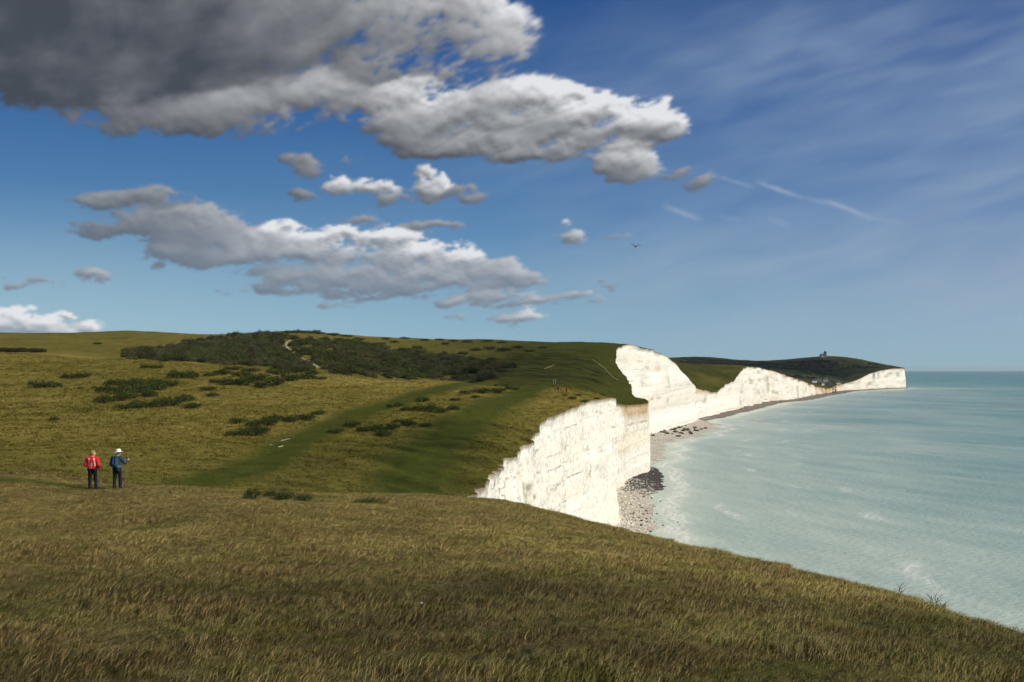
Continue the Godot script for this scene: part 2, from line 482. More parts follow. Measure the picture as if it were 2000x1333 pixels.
func plate(pts: Array) -> Callable:
	# a thin plate through all sightings, in bearing and log distance; its value is the dip
	var n := pts.size()
	var m := n + 3
	var A := []
	for i in m:
		var r := PackedFloat64Array()
		r.resize(m + 1)
		A.append(r)
	for i in n:
		var p: Vector3 = pts[i]
		for j in n:
			var q: Vector3 = pts[j]
			var r2 := (p.x - q.x) ** 2 + (p.y - q.y) ** 2
			A[i][j] = r2 * log(r2 + 1e-12) if i != j else 0.0002
		A[i][n] = 1.0; A[i][n + 1] = p.x; A[i][n + 2] = p.y
		A[n][i] = 1.0; A[n + 1][i] = p.x; A[n + 2][i] = p.y
		A[i][m] = p.z
	for c in m:
		var best := c
		for r in range(c + 1, m):
			if absf(A[r][c]) > absf(A[best][c]): best = r
		var swap: PackedFloat64Array = A[c]
		A[c] = A[best]
		A[best] = swap
		var pr: PackedFloat64Array = A[c]
		for r in range(c + 1, m):
			var rw: PackedFloat64Array = A[r]
			var f := rw[c] / pr[c]
			if f != 0.0:
				for k in range(c, m + 1):
					rw[k] -= f * pr[k]
				A[r] = rw
	var w := PackedFloat64Array()
	w.resize(m)
	for c in range(m - 1, -1, -1):
		var s: float = A[c][m]
		for k in range(c + 1, m):
			s -= A[c][k] * w[k]
		w[c] = s / A[c][c]
	var px := PackedFloat64Array()
	var py := PackedFloat64Array()
	for p in pts:
		px.append(p.x)
		py.append(p.y)
	return func(a: float, b: float) -> float:
		var s := w[n] + w[n + 1] * a + w[n + 2] * b
		for i in n:
			var dx := a - px[i]
			var dy := b - py[i]
			var r2 := dx * dx + dy * dy
			s += w[i] * r2 * log(r2 + 1e-12)
		return s


func cubic(a: float, b: float, c: float, d: float, t: float) -> float:
	return b + 0.5 * t * (c - a + t * (2.0 * a - 5.0 * b + 4.0 * c - d + t * (3.0 * (b - c) + d - a)))


func build_terrain() -> void:
	var pts := []
	for s in SIGHTS:
		var p := sight(s[0], s[1], s[2])
		var d: float = s[2]
		pts.append(Vector3(p.x / (d + 20.0), 0.3 * log(d + 20.0), (p.y - EYE) / (d + 20.0)))
	for s in SPOTS:
		var d2: float = s[2]
		pts.append(Vector3(s[0] / (d2 + 20.0), 0.3 * log(d2 + 20.0), (s[1] - EYE) / (d2 + 20.0)))
	var f := plate(pts)
	var na := 72
	var nb := 150
	var a0 := -1.0
	var a1 := 0.62
	var b0 := 0.3 * log(3.5)
	var b1 := 0.3 * log(4700.0)
	var coarse := PackedFloat32Array()
	coarse.resize(na * nb)
	for j in nb:
		for i in na:
			coarse[j * na + i] = f.call(a0 + (a1 - a0) * i / (na - 1), b0 + (b1 - b0) * j / (nb - 1))
	var d := -16.0
	while d < 4550.0:
		row_d.append(d)
		d += maxf(0.22, 0.0058 * d) if d < 1200 else 0.0085 * d
	rows = row_d.size()
	row_w.resize(rows)
	row_x.resize(rows)
	edge_y.resize(rows)
	hts.resize(rows * NC)
	var vs := PackedVector3Array()
	var cs := PackedColorArray()
	vs.resize(rows * NC)
	cs.resize(rows * NC)
	var prof := PackedFloat32Array()
	prof.resize(na)
	for i in rows:
		d = row_d[i]
		var xe := edge_x(d)
		row_x[i] = xe
		row_w[i] = xe + 0.62 * maxf(d, 0.0) + 26.0 + maxf(d, 0.0) * 0.04
		var bf := clampf((0.3 * log(d + 20.0) - b0) / (b1 - b0) * (nb - 1), 1.0, nb - 2.001)
		var bj := int(bf)
		var bt := bf - bj
		for k in na:
			prof[k] = cubic(coarse[(bj - 1) * na + k], coarse[bj * na + k], coarse[(bj + 1) * na + k], coarse[mini(bj + 2, nb - 1) * na + k], bt)
		var rough := clampf(d / 260.0, 0.05, 1.0)
		var t_up := line_at(TRACK_UP, d)
		for j in NC:
			var x := xe - row_w[i] * pow(float(j) / (NC - 1), 1.25)
			var af := clampf((x / (d + 20.0) - a0) / (a1 - a0) * (na - 1), 1.0, na - 2.001)
			var aj := int(af)
			var y := EYE + (d + 20.0) * cubic(prof[aj - 1], prof[aj], prof[aj + 1], prof[mini(aj + 2, na - 1)], af - aj)
			var near_edge := clampf((xe - x) / 6.0, 0.0, 1.0)
			y += near_edge * rough * (0.7 * n2.get_noise_2d(x * 0.03, d * 0.03) + 0.22 * n1.get_noise_2d(x * 0.15, d * 0.15))
			if d > 480.0: y += (1.0 - near_edge) * 1.3 * (n1.get_noise_2d(d * 0.06, 2.0) + 0.5 * n3.get_noise_2d(d * 0.2, 8.0))
			if d < 80.0:
				y += 0.055 * n1.get_noise_2d(x * 0.8, d * 0.8) + 0.07 * n3.get_noise_2d(x * 0.3, d * 0.3)
			y = maxf(y, 0.6)
			hts[i * NC + j] = y
			vs[i * NC + j] = Vector3(x, y, -d)
			cs[i * NC + j] = ground_color(x, d)
		edge_y[i] = hts[i * NC]
	ground_mat = mat(Color.WHITE, 0.95, true)
	ground_mat.metallic_specular = 0.15
	ground_mat.albedo_texture = noise_tex(0.02, 5, 0.62, 1.0, 512, 5)
	ground_mat.uv1_triplanar = true
	ground_mat.uv1_world_triplanar = true
	ground_mat.uv1_scale = Vector3(0.16, 0.16, 0.16)
	ground_mat.heightmap_enabled = true
	ground_mat.heightmap_texture = noise_tex(0.035, 5, 0.0, 1.0, 512, 9)
	ground_mat.heightmap_scale = 10.0
	var o := put("ground", grid_mesh(vs, cs, rows, NC), ground_mat)
	tag(o, "rolling grass downland of straw and dark green turf above the sea", "", "", "structure")


func ground(x: float, d: float) -> float:
	var i := clampi(row_d.bsearch(d) - 1, 0, rows - 2)
	var t := clampf((d - row_d[i]) / (row_d[i + 1] - row_d[i]), 0.0, 1.0)
	return lerpf(row_height(i, x), row_height(i + 1, x), t)


func row_height(i: int, x: float) -> float:
	var jf := (NC - 1) * pow(clampf((row_x[i] - x) / row_w[i], 0.0, 0.9999), 0.8)
	var j := mini(int(jf), NC - 2)
	# the columns are spread by a power; between two of them the ground is straight
	var w0 := row_w[i] * pow(float(j) / (NC - 1), 1.25)
	var w1 := row_w[i] * pow(float(j + 1) / (NC - 1), 1.25)
	return lerpf(hts[i * NC + j], hts[i * NC + j + 1], clampf((row_x[i] - x - w0) / (w1 - w0), 0.0, 1.0))


func lip(d: float) -> float:
	# the cliff edge as built, quickly
	var i := clampi(row_d.bsearch(d) - 1, 0, rows - 2)
	return lerpf(row_x[i], row_x[i + 1], clampf((d - row_d[i]) / (row_d[i + 1] - row_d[i]), 0.0, 1.0))


func hit(u: float, v: float, from := 12.0) -> float:
	# how far along that sighting the ground is met
	var i := row_d.bsearch(from)
	while i < rows:
		var p := sight(u, v, row_d[i])
		if p.x < row_x[i] and row_height(i, p.x) > p.y:
			return row_d[maxi(i - 1, 0)]
		i += 1
	return -1.0


func on_track(x: float, d: float) -> float:
	var t := 0.0
	if d > 42.0 and d < 335.0:
		var k := n2.get_noise_2d(x * 0.12, d * 0.06) * 0.2
		var up := absf(x - line_at(TRACK_UP, d))
		if up < 10.0: t = 1.0 - up / line_at(TRACK_UP, d, 2) + k
		if d > 84.0:
			var by := absf(x - line_at(TRACK_EDGE, d))
			if by < 13.0: t = maxf(t, 1.0 - by / line_at(TRACK_EDGE, d, 2) + k)
		if d < 62.0 and d > 43.0:
			t = maxf(t, 1.0 - absf(x - line_at(TRACK_INLAND, d)) / line_at(TRACK_INLAND, d, 2) + k)
	elif d > 440.0 and d < 660.0:
		t = 0.6 * (1.0 - absf(x - line_at(TRACK_FAR, d)) / line_at(TRACK_FAR, d, 2))
	return clampf(t * 1.6, 0.0, 1.0)


const STRAW := Color(0.310, 0.250, 0.068)
const OLIVE := Color(0.185, 0.163, 0.032)
const GREEN := Color(0.080, 0.094, 0.015)
const TURF := Color(0.052, 0.062, 0.010)
const BROWN := Color(0.165, 0.112, 0.055)


func ground_color(x: float, d: float, t := -1.0) -> Color:
	# what grows there: bleached bents, olive sward, green turf, brown heathy patches
	var big := n1.get_noise_2d(x * 0.012, d * 0.012)
	var mid := n2.get_noise_2d(x * 0.06 + 9.0, d * 0.06)
	var fine := n3.get_noise_2d(x * 0.35, d * 0.2)
	var c := OLIVE.lerp(STRAW, clampf(0.42 + big * 0.5 + mid * 0.55 + fine * 0.25, 0.0, 1.0))
	if d < 80.0:
		c = mixc(c, Color(0.305, 0.235, 0.110), 0.6)
		c = mixc(c, BROWN, 0.28 + n1.get_noise_2d(x * 0.18, d * 0.18 + 40.0) * 0.9)
		c = mixc(c, GREEN, -0.08 + n2.get_noise_2d(x * 0.22 + 70.0, d * 0.22) * 1.1)
	elif d < 430.0:
		# the seaward flank is closer-bitten and greener than the inland slope; the foot of the slope is lush
		var seaward := clampf((x + 46.0 + mid * 14.0) / 30.0, 0.0, 1.0) * clampf((262.0 - d + big * 40.0) / 90.0, 0.0, 1.0)
		c = mixc(c, GREEN.lerp(OLIVE, 0.42), seaward * 0.75)
		var brow := clampf((d - 268.0 + mid * 25.0) / 30.0, 0.0, 1.0) * clampf((x + 95.0) / 30.0, 0.0, 1.0) * clampf((6.0 - x) / 20.0, 0.0, 1.0)
		c = mixc(c, STRAW * 1.12, brow * 0.75)
		var foot := clampf((150.0 - d + mid * 30.0) / 80.0, 0.0, 1.0)
		c = mixc(c, Color(0.115, 0.120, 0.020), foot * 0.65 * (1.0 - seaward))
	else:
		# the far down: green turf toward the cliff, olive inland on its brow
		var toward := clampf((x + 110.0 + big * 60.0) / 120.0, 0.0, 1.0)
		c = mixc(c, TURF, toward * 0.9)
		if d < 700.0:
			c = mixc(c, GREEN, 0.35)
		if d > 950.0:
			c = mixc(TURF, OLIVE, 0.22 + big * 0.5 + mid * 0.3)
		if d > 2080.0:
			c = mixc(Color(0.030, 0.040, 0.016), c, 0.30 + 1.1 * n1.get_noise_2d(x * 0.004, d * 0.010 + 3.0) + clampf((d - 2720.0) / 120.0, 0.0, 0.5))
	if t < 0.0: t = on_track(x, d)
	if t > 0.0:
		c = mixc(c, Color(0.062, 0.082, 0.011), t * 0.9)
	return c * (1.0 + 0.22 * fine)

# ---------------------------------------------------------------- cliff, beach, sea

func foot_x(d: float, i: int) -> float:
	return row_x[i] + 0.5 + 0.04 * edge_y[i]


func chalk_texture() -> ImageTexture:
	# joints and weathering streaks of chalk; stretched upright by the material's scale
	var a := FastNoiseLite.new()
	a.noise_type = FastNoiseLite.TYPE_SIMPLEX_SMOOTH
	a.seed = 71
	a.frequency = 0.014
	a.fractal_octaves = 4
	var joints := a.get_seamless_image(1024, 1024, false, false, 0.1, false).get_data()
	a.seed = 72
	a.frequency = 0.006
	var where := a.get_seamless_image(1024, 1024, false, false, 0.1, true).get_data()
	a.seed = 73
	a.frequency = 0.05
	a.fractal_octaves = 5
	var grain := a.get_seamless_image(1024, 1024, false, false, 0.1, true).get_data()
	var b := PackedByteArray()
	b.resize(1024 * 1024)
	for i in b.size():
		var j := absf(joints[i] - 128.0) / 128.0
		var g := grain[i] / 255.0
		var v := 0.90 + 0.10 * g
		v -= clampf(1.0 - j / 0.045, 0.0, 1.0) * clampf(where[i] / 110.0 - 0.75, 0.0, 1.0) * 0.40
		v -= clampf(0.36 - g, 0.0, 0.2) * 0.8
		b[i] = int(clampf(v, 0.0, 1.0) * 255.0)
	return ImageTexture.create_from_image(Image.create_from_data(1024, 1024, false, Image.FORMAT_L8, b))


func build_cliff() -> void:
	var nv := 110
	var vs := PackedVector3Array()
	var cs := PackedColorArray()
	var first := 0
	while row_d[first] < -15.0: first += 1
	var s := 0.0
	var beds := [4.0, 9.5, 14.0, 19.5, 24.5, 28.0, 33.5, 38.0]
	var last := row_d.bsearch(3050.0)
	for i in range(first, last):
		var d := row_d[i]
		var top := edge_y[i]
		s += Vector2(row_x[i] - row_x[maxi(i - 1, 0)], d - row_d[maxi(i - 1, 0)]).length()
		var lean := 0.5 + 0.04 * top
		var big := clampf(d / 300.0, 0.6, 4.0)
		for j in nv:
			var t := float(j) / (nv - 1)
			var y := lerpf(top, -1.5, t)
			var depth := top - y
			var hold := clampf(depth / 2.5, 0.0, 1.0)
			var w := s / big
			var yb := y / big
			var butt := n2.get_noise_2d(w * 0.045, yb * 0.012)
			var rib := absf(n1.get_noise_2d(w * 0.16 + 40.0, yb * 0.02))
			var block := n1.get_noise_2d(w * 0.5, yb * 0.06)
			var crag := n3.get_noise_2d(w * 1.6, yb * 0.22)
			var out := hold * pow(big, 0.8) * (butt * 1.7 - rib * 2.2 + block * (0.55 + 0.5 * clampf((d - 480.0) / 300.0, 0.0, 1.0)) + crag * 0.14)
			var bed := 9.0
			for b in beds:
				bed = minf(bed, absf(y - b * (1.0 + 0.35 * (big - 1.0)) - 0.012 * s - n3.get_noise_2d(s * 0.05, b) * 0.35))
			var flint := clampf(1.0 - bed / (0.26 * big), 0.0, 1.0) * clampf(n1.get_noise_2d(s * 0.35 / big, y * 0.05) * 3.0 + 0.4, 0.0, 1.0) * hold
			flint *= 1.0 if big < 1.2 else 0.3
			out -= flint * 0.12
			vs.append(Vector3(row_x[i] + lean * pow(t, 1.15) + out, y, -d))
			# chalk: cream white with bluish and yellowish patches, grey streaks, flints, and soil at the top
			var c := Color(0.86, 0.852, 0.815)
			c = mixc(c, Color(0.76, 0.70, 0.57), n1.get_noise_2d(w * 0.07, y * 0.04 + 8.0) * 1.2 + 0.08)
			c = mixc(c, Color(0.70, 0.71, 0.70), n1.get_noise_2d(w * 0.11 + 70.0, y * 0.03) * 0.9 - 0.05)
			var far := clampf((d - 480.0) / 300.0, 0.0, 1.0)
			var streak := n1.get_noise_2d(w * 1.1 + 11.0, y * 0.03)
			c = mixc(c, Color(0.47, 0.45, 0.37), (streak - 0.22 + 0.12 * far) * (1.7 + 1.6 * far) * clampf(0.55 + n2.get_noise_2d(w * 0.07, y * 0.09 + 30.0) * 1.6, 0.0, 1.0))
			c = mixc(c, Color(0.16, 0.15, 0.13), flint * 0.85)
			var crack := n4.get_noise_2d(w * 1.3, y * 0.16 + 90.0)
			c = mixc(c, Color(0.36, 0.34, 0.28), (crack - 0.40) * 4.0 * hold)
			# rust from the clay cap in the dips, and on the low cliffs by the gap
			var cap := 0.0
			if d > 400.0 and d < 505.0: cap = pow(clampf(1.0 - depth / (4.0 + 14.0 * maxf(streak, -0.2)), 0.0, 1.0), 1.5)
			elif d > 950.0 and d < 1110.0: cap = 0.7 * clampf(1.0 - depth / (7.0 + 12.0 * streak), 0.0, 1.0)
			elif d > 1480.0: cap = clampf(1.0 - depth / (4.0 + 8.0 * maxf(streak, -0.3)), 0.0, 1.0) * 0.7 + clampf((d - 1780.0) / 180.0, 0.0, 1.0) * clampf((2300.0 - d) / 150.0, 0.0, 1.0) * 0.75
			elif d > 735.0 and d < 795.0: cap = clampf(1.0 - absf(depth - 14.0) / 10.0, 0.0, 1.0) * clampf(1.0 - absf(d - 765.0) / 30.0, 0.0, 1.0) * clampf(0.6 + 2.0 * streak, 0.0, 1.0)
			c = mixc(c, Color(0.46, 0.29, 0.12), cap * (0.75 + streak))
			if d > 800.0 and d < 900.0:
				c = mixc(c, Color(0.33, 0.36, 0.14), clampf(1.0 - absf(y - 15.0 + 5.0 * butt) / 13.0, 0.0, 1.0) * clampf(0.05 + 2.2 * streak + butt, 0.0, 0.7) * clampf(1.0 - absf(d - 850.0) / 50.0, 0.0, 1.0))
			if depth < 1.1 + 0.9 * n2.get_noise_2d(s * 0.2, 3.0) + 0.5 * (big - 1.0):
				c = mixc(c, Color(0.17, 0.105, 0.045), 0.85 - 0.5 * depth)
			cs.append(c)
	var m := mat(Color.WHITE, 0.92, true)
	m.metallic_specular = 0.2
	m.albedo_texture = chalk_texture()
	m.uv1_triplanar = true
	m.uv1_world_triplanar = true
	m.uv1_scale = Vector3(0.022, 0.011, 0.022)
	m.heightmap_enabled = true
	m.heightmap_texture = m.albedo_texture
	m.heightmap_scale = 60.0
	var o := put("chalk_cliff", grid_mesh(vs, cs, last - first, nv, true), m)
	tag(o, "line of white chalk cliffs with flint beds and rust stains above the sea", "", "", "structure")


# width of the shore below the cliff: distance, metres
const SHORE := [[-16, 12], [250, 14], [300, 15], [380, 17], [430, 15], [470, 7], [490, 5], [510, 10], [560, 22], [640, 34], [740, 40], [820, 36], [900, 22], [940, 12], [1000, 14], [1100, 18], [1250, 20], [1500, 24], [1850, 28], [2100, 30], [2400, 20], [2690, 12], [3050, 10]]


func shore_x(d: float) -> float:
	var i := clampi(row_d.bsearch(d), 0, rows - 1)
	return foot_x(d, i) + line_at(SHORE, d) * (1.0 + 0.25 * n2.get_noise_2d(d * 0.02, 77.0))


func beach_y(k: float) -> float:
	return 2.6 * (1.0 - k) - 0.4 * k


func beach_at(x: float, d: float) -> float:
	var x0 := foot_x(d, clampi(row_d.bsearch(d), 0, rows - 1)) - 5.0
	return beach_y((x - x0) / (shore_x(d) - x0))


func build_beach() -> void:
	var nv := 20
	var vs := PackedVector3Array()
	var cs := PackedColorArray()
	var first := 0
	while row_d[first] < 90.0: first += 1
	var last := row_d.bsearch(3050.0)
	for i in range(first, last):
		var d := row_d[i]
		var x0 := foot_x(d, i) - 5.0
		var x1 := shore_x(d)
		for j in nv:
			var t := float(j) / (nv - 1)
			var x := lerpf(x0, x1 + 14.0, t)
			var k := (x - x0) / (x1 - x0)
			var y := beach_y(k) + 0.35 * n1.get_noise_2d(x * 0.25, d * 0.12) + 0.25 * n3.get_noise_2d(x * 0.9, d * 0.5)
			vs.append(Vector3(x, y, -d))
			var shingle := Color(0.26, 0.235, 0.205)
			var chalk := Color(0.70, 0.66, 0.60)
			var white := 0.0
			if d < 400.0: white = 0.9
			elif d < 500.0: white = 0.0
			elif d < 935.0: white = 1.0
			var speck := n1.get_noise_2d(x * 1.3, d * 0.8)
			var c := shingle.lerp(chalk, clampf(white + speck * 0.9 + n2.get_noise_2d(x * 0.1, d * 0.06) * 0.35, 0.0, 1.0))
			if d > 385.0 and d < 500.0: c = mixc(Color(0.075, 0.07, 0.068), c, clampf(speck * 1.6 - 0.2 + (430.0 - d) / 50.0, 0.0, 1.0))
			if d > 1000.0: c = mixc(c, Color(0.24, 0.20, 0.155), 0.6)
			cs.append(c)
	var m := mat(Color.WHITE, 0.95, true)
	m.albedo_texture = noise_tex(0.09, 4, 0.55, 1.0, 512, 33)
	m.uv1_triplanar = true
	m.uv1_world_triplanar = true
	m.uv1_scale = Vector3(0.11, 0.11, 0.11)
	m.heightmap_enabled = true
	m.heightmap_texture = m.albedo_texture
	m.heightmap_scale = 12.0
	var o := put("beach", grid_mesh(vs, cs, last - first, nv, true), m)
	tag(o, "strip of grey shingle and chalk rubble under the cliffs", "", "", "structure")


func build_sea() -> void:
	var nu := 420
	var ds := PackedFloat32Array()
	var d := 20.0
	while d < 6000.0:
		ds.append(d)
		d *= 1.012
	while d < 45000.0:
		ds.append(d)
		d *= 1.06
	var vs := PackedVector3Array()
	var cs := PackedColorArray()
	for dd in ds:
		var xs := shore_x(minf(dd, 2740.0)) if dd < 2740.0 else 1000.0
		for j in nu:
			var t := float(j) / (nu - 1)
			var a := lerpf(0.0, 0.75, t)
			var x := (xs - 24.0) + (dd * 0.9 + 60.0) * pow(t, 1.3)
			if dd > 2740.0: x = -0.4 * dd + 1.3 * dd * t
			var off := x - xs
			var lift := 0.0
			if dd < 1500.0 and off > 0.0:
				var run := off + 0.10 * dd + 9.0 * n2.get_noise_2d(x * 0.008, dd * 0.008)
				lift = 0.20 * pow(0.5 + 0.5 * sin(run * TAU / 17.0), 2.0) * (0.5 + n1.get_noise_2d(x * 0.02, dd * 0.012)) * exp(-off / 320.0) * clampf(off / 10.0, 0.0, 1.0)
			vs.append(Vector3(x, lift, -dd))
			cs.append(sea_color(x, dd, xs))
	var m := mat(Color.WHITE, 0.32, true)
	m.metallic_specular = 0.27
	m.heightmap_enabled = true
	m.heightmap_texture = noise_tex(0.022, 5, 0.0, 1.0, 1024, 41)
	m.heightmap_scale = 34.0
	m.uv1_triplanar = true
	m.uv1_world_triplanar = true
	m.uv1_scale = Vector3(0.013, 0.013, 0.026)
	var o := put("sea", grid_mesh(vs, cs, ds.size(), nu, true), m)
	tag(o, "calm turquoise sea, milky with chalk near the shore", "", "", "structure")


func sea_color(x: float, d: float, xs: float) -> Color:
	# chalk stirred up by the swell clouds the shallows; deep water is blue-green
	var off := x - xs
	var drift := n1.get_noise_2d(x * 0.006 + d * 0.002, d * 0.0035)
	var wisps := n1.get_noise_2d(x * 0.045 + d * 0.02, d * 0.012 + 20.0)
	var fine := n4.get_noise_2d(x * 0.30 + d * 0.12, d * 0.05)
	var milk := 0.62 * exp(-maxf(off, 0.0) / 130.0) + 0.38 * exp(-maxf(off, 0.0) / 900.0) + drift * 0.34 + wisps * 0.16
	var c := Color(0.066, 0.205, 0.215).lerp(Color(0.405, 0.485, 0.425), clampf(milk * 1.1 - 0.04, 0.0, 1.0))
	c = c * (1.0 + 0.09 * fine + 0.05 * wisps)
	# foam where the swell breaks, in torn streaks along the shore
	var line := off - 5.0 - 5.0 * n2.get_noise_2d(d * 0.03, 9.0)
	var foam := exp(-line * line / 18.0) * (0.55 + n1.get_noise_2d(x * 0.5, d * 0.25) * 1.2)
	for k in 3:
		var at := 24.0 + 24.0 * k + 12.0 * n2.get_noise_2d(d * 0.012, 30.0 + k * 7.0)
		var gap := n1.get_noise_2d(d * 0.013 + k * 19.0, off * 0.02)
		foam += exp(-pow((off - at) / (1.8 + 0.6 * k), 2.0)) * clampf(gap * 3.0 - 0.3, 0.0, 1.0) * (0.5 + n1.get_noise_2d(x * 0.6, d * 0.3 + 60.0))
	if d < 1400.0 and off < 260.0:
		foam += clampf((n4.get_noise_2d(x * 0.06 + 3.0, d * 0.022) - 0.25) * 0.6, 0.0, 0.14) * clampf(1.0 - off / 260.0, 0.0, 1.0)
	return mixc(c, Color(0.70, 0.71, 0.68), clampf(foam, 0.0, 0.9))


# unseen clouds over the sea that shade parts of the land, the last one added to darken the near grass: middle of the shade (x, y, d), half sizes across and along, share of sun they stop
const SHADE_CLOUDS := [
	[-14.0, 38.0, 160.0, 26.0, 75.0, 0.26, "ragged grey cloud over the sea, shading the slope beside the near cliff"],
	[15.0, 52.0, 560.0, 60.0, 130.0, 0.4, "broad grey cloud over the sea, shading the green down"],
	[790.0, 72.0, 2640.0, 210.0, 330.0, 0.7, "high grey cloud out at sea, shading the hill of the lighthouse", 1250.0, 6.0],
	[0.0, 47.5, -34.0, 120.0, 58.0, 0.6, "added unseen cloud that darkens the nearest grass"],  # added out of view; its shade stands in for lens vignetting on the near field
]


func build_clouds() -> void:
	var knot := SphereMesh.new()
	knot.radius = 1.0
	knot.height = 1.5
	knot.radial_segments = 8
	knot.rings = 5
	var m := mat(Color(0.8, 0.8, 0.82), 1.0)
	for g in SHADE_CLOUDS:
		var mid: Vector3 = Vector3(g[0], g[1], -g[2]) + sun_dir() * ((g[7] if g.size() > 7 else 430.0) / sun_dir().y)
		var lump: float = g[8] if g.size() > 8 else 1.0
		var wh := []
		var ti := []
		var n := int(-log(1.0 - g[5]) * g[3] * g[4] * PI / (5.0 * lump * lump))
		for q in n:
			var a := rng.randf() * TAU
			var r := sqrt(rng.randf()) * 1.1
			if rng.randf() < smoothstep(0.35, 1.1, r): continue
			wh.append(Transform3D(Basis.from_scale(Vector3.ONE * rng.randf_range(0.9, 1.8) * lump), mid + Vector3(cos(a) * r * g[3], rng.randf_range(-9, 9), sin(a) * r * g[4])))
			ti.append(Color.WHITE)
		tag(scatter("cloud", knot, m, wh, ti), g[6], "cloud", "", "structure")

# ---------------------------------------------------------------- grass, gorse, scrub

func tri_mesh(vs: PackedVector3Array, cs: PackedColorArray, ns := PackedVector3Array()) -> ArrayMesh:
	var ar := []
	ar.resize(Mesh.ARRAY_MAX)
	ar[Mesh.ARRAY_VERTEX] = vs
	ar[Mesh.ARRAY_COLOR] = cs
	if ns.size(): ar[Mesh.ARRAY_NORMAL] = ns
	var m := ArrayMesh.new()
	m.add_surface_from_arrays(Mesh.PRIMITIVE_TRIANGLES, ar)
	return m


func tuft(blades: int, spread: float, tall: float, wide: float, wind: float, stalks := 0) -> ArrayMesh:
	var vs := PackedVector3Array()
	var cs := PackedColorArray()
	var ns := PackedVector3Array()
	for i in blades + stalks:
		var stalk := i >= blades
		var r := spread * sqrt(rng.randf())
		var a := rng.randf() * TAU
		var p := Vector3(cos(a) * r, -0.02, sin(a) * r)
		var h := tall * rng.randf_range(0.5, 1.15) * (1.55 if stalk else 1.0)
		var out := Vector3(cos(a), 0, sin(a)) * rng.randf_range(0.05, 0.55) * (0.4 if stalk else 1.0) + Vector3(wind * rng.randf_range(0.4, 1.2), 0, -wind * 0.2)
		var turn := rng.randf() * TAU
		var side := Vector3(cos(turn), 0, sin(turn)) * wide * 0.5 * rng.randf_range(0.6, 1.2) * (0.5 if stalk else 1.0)
		var mid := p + Vector3(0, h * 0.58, 0) + out * h * 0.30
		var tip := p + Vector3(0, h * rng.randf_range(0.80, 1.0), 0) + out * h
		# blades differ: bleached, olive, green
		var k := rng.randf()
		var c := Color(1.25, 1.18, 1.05) if k < 0.35 or stalk else (Color(0.95, 0.95, 0.85) if k < 0.7 else Color(0.62, 0.80, 0.55))
		c = c * rng.randf_range(0.75, 1.2)
		var n := (mid - p).cross(side).normalized()
		n = (n * (1.0 if n.y >= 0 else -1.0) + Vector3.UP * 1.1).normalized()
		for q in [p - side, p + side, mid - side * 0.8, mid - side * 0.8, p + side, mid + side * 0.8, mid - side * 0.8, mid + side * 0.8, tip]:
			vs.append(q)
			cs.append(c)
			ns.append(n)
	return tri_mesh(vs, cs, ns)


func scatter(called: String, mesh: Mesh, m: Material, where: Array, tints: Array) -> MultiMeshInstance3D:
	var mm := MultiMesh.new()
	mm.transform_format = MultiMesh.TRANSFORM_3D
	mm.use_colors = true
	mm.mesh = mesh
	mm.instance_count = where.size()
	for i in where.size():
		mm.set_instance_transform(i, where[i])
		mm.set_instance_color(i, tints[i])
	var o := MultiMeshInstance3D.new()
	o.name = numbered(called)
	o.multimesh = mm
	o.material_override = m
	add_child(o)
	return o


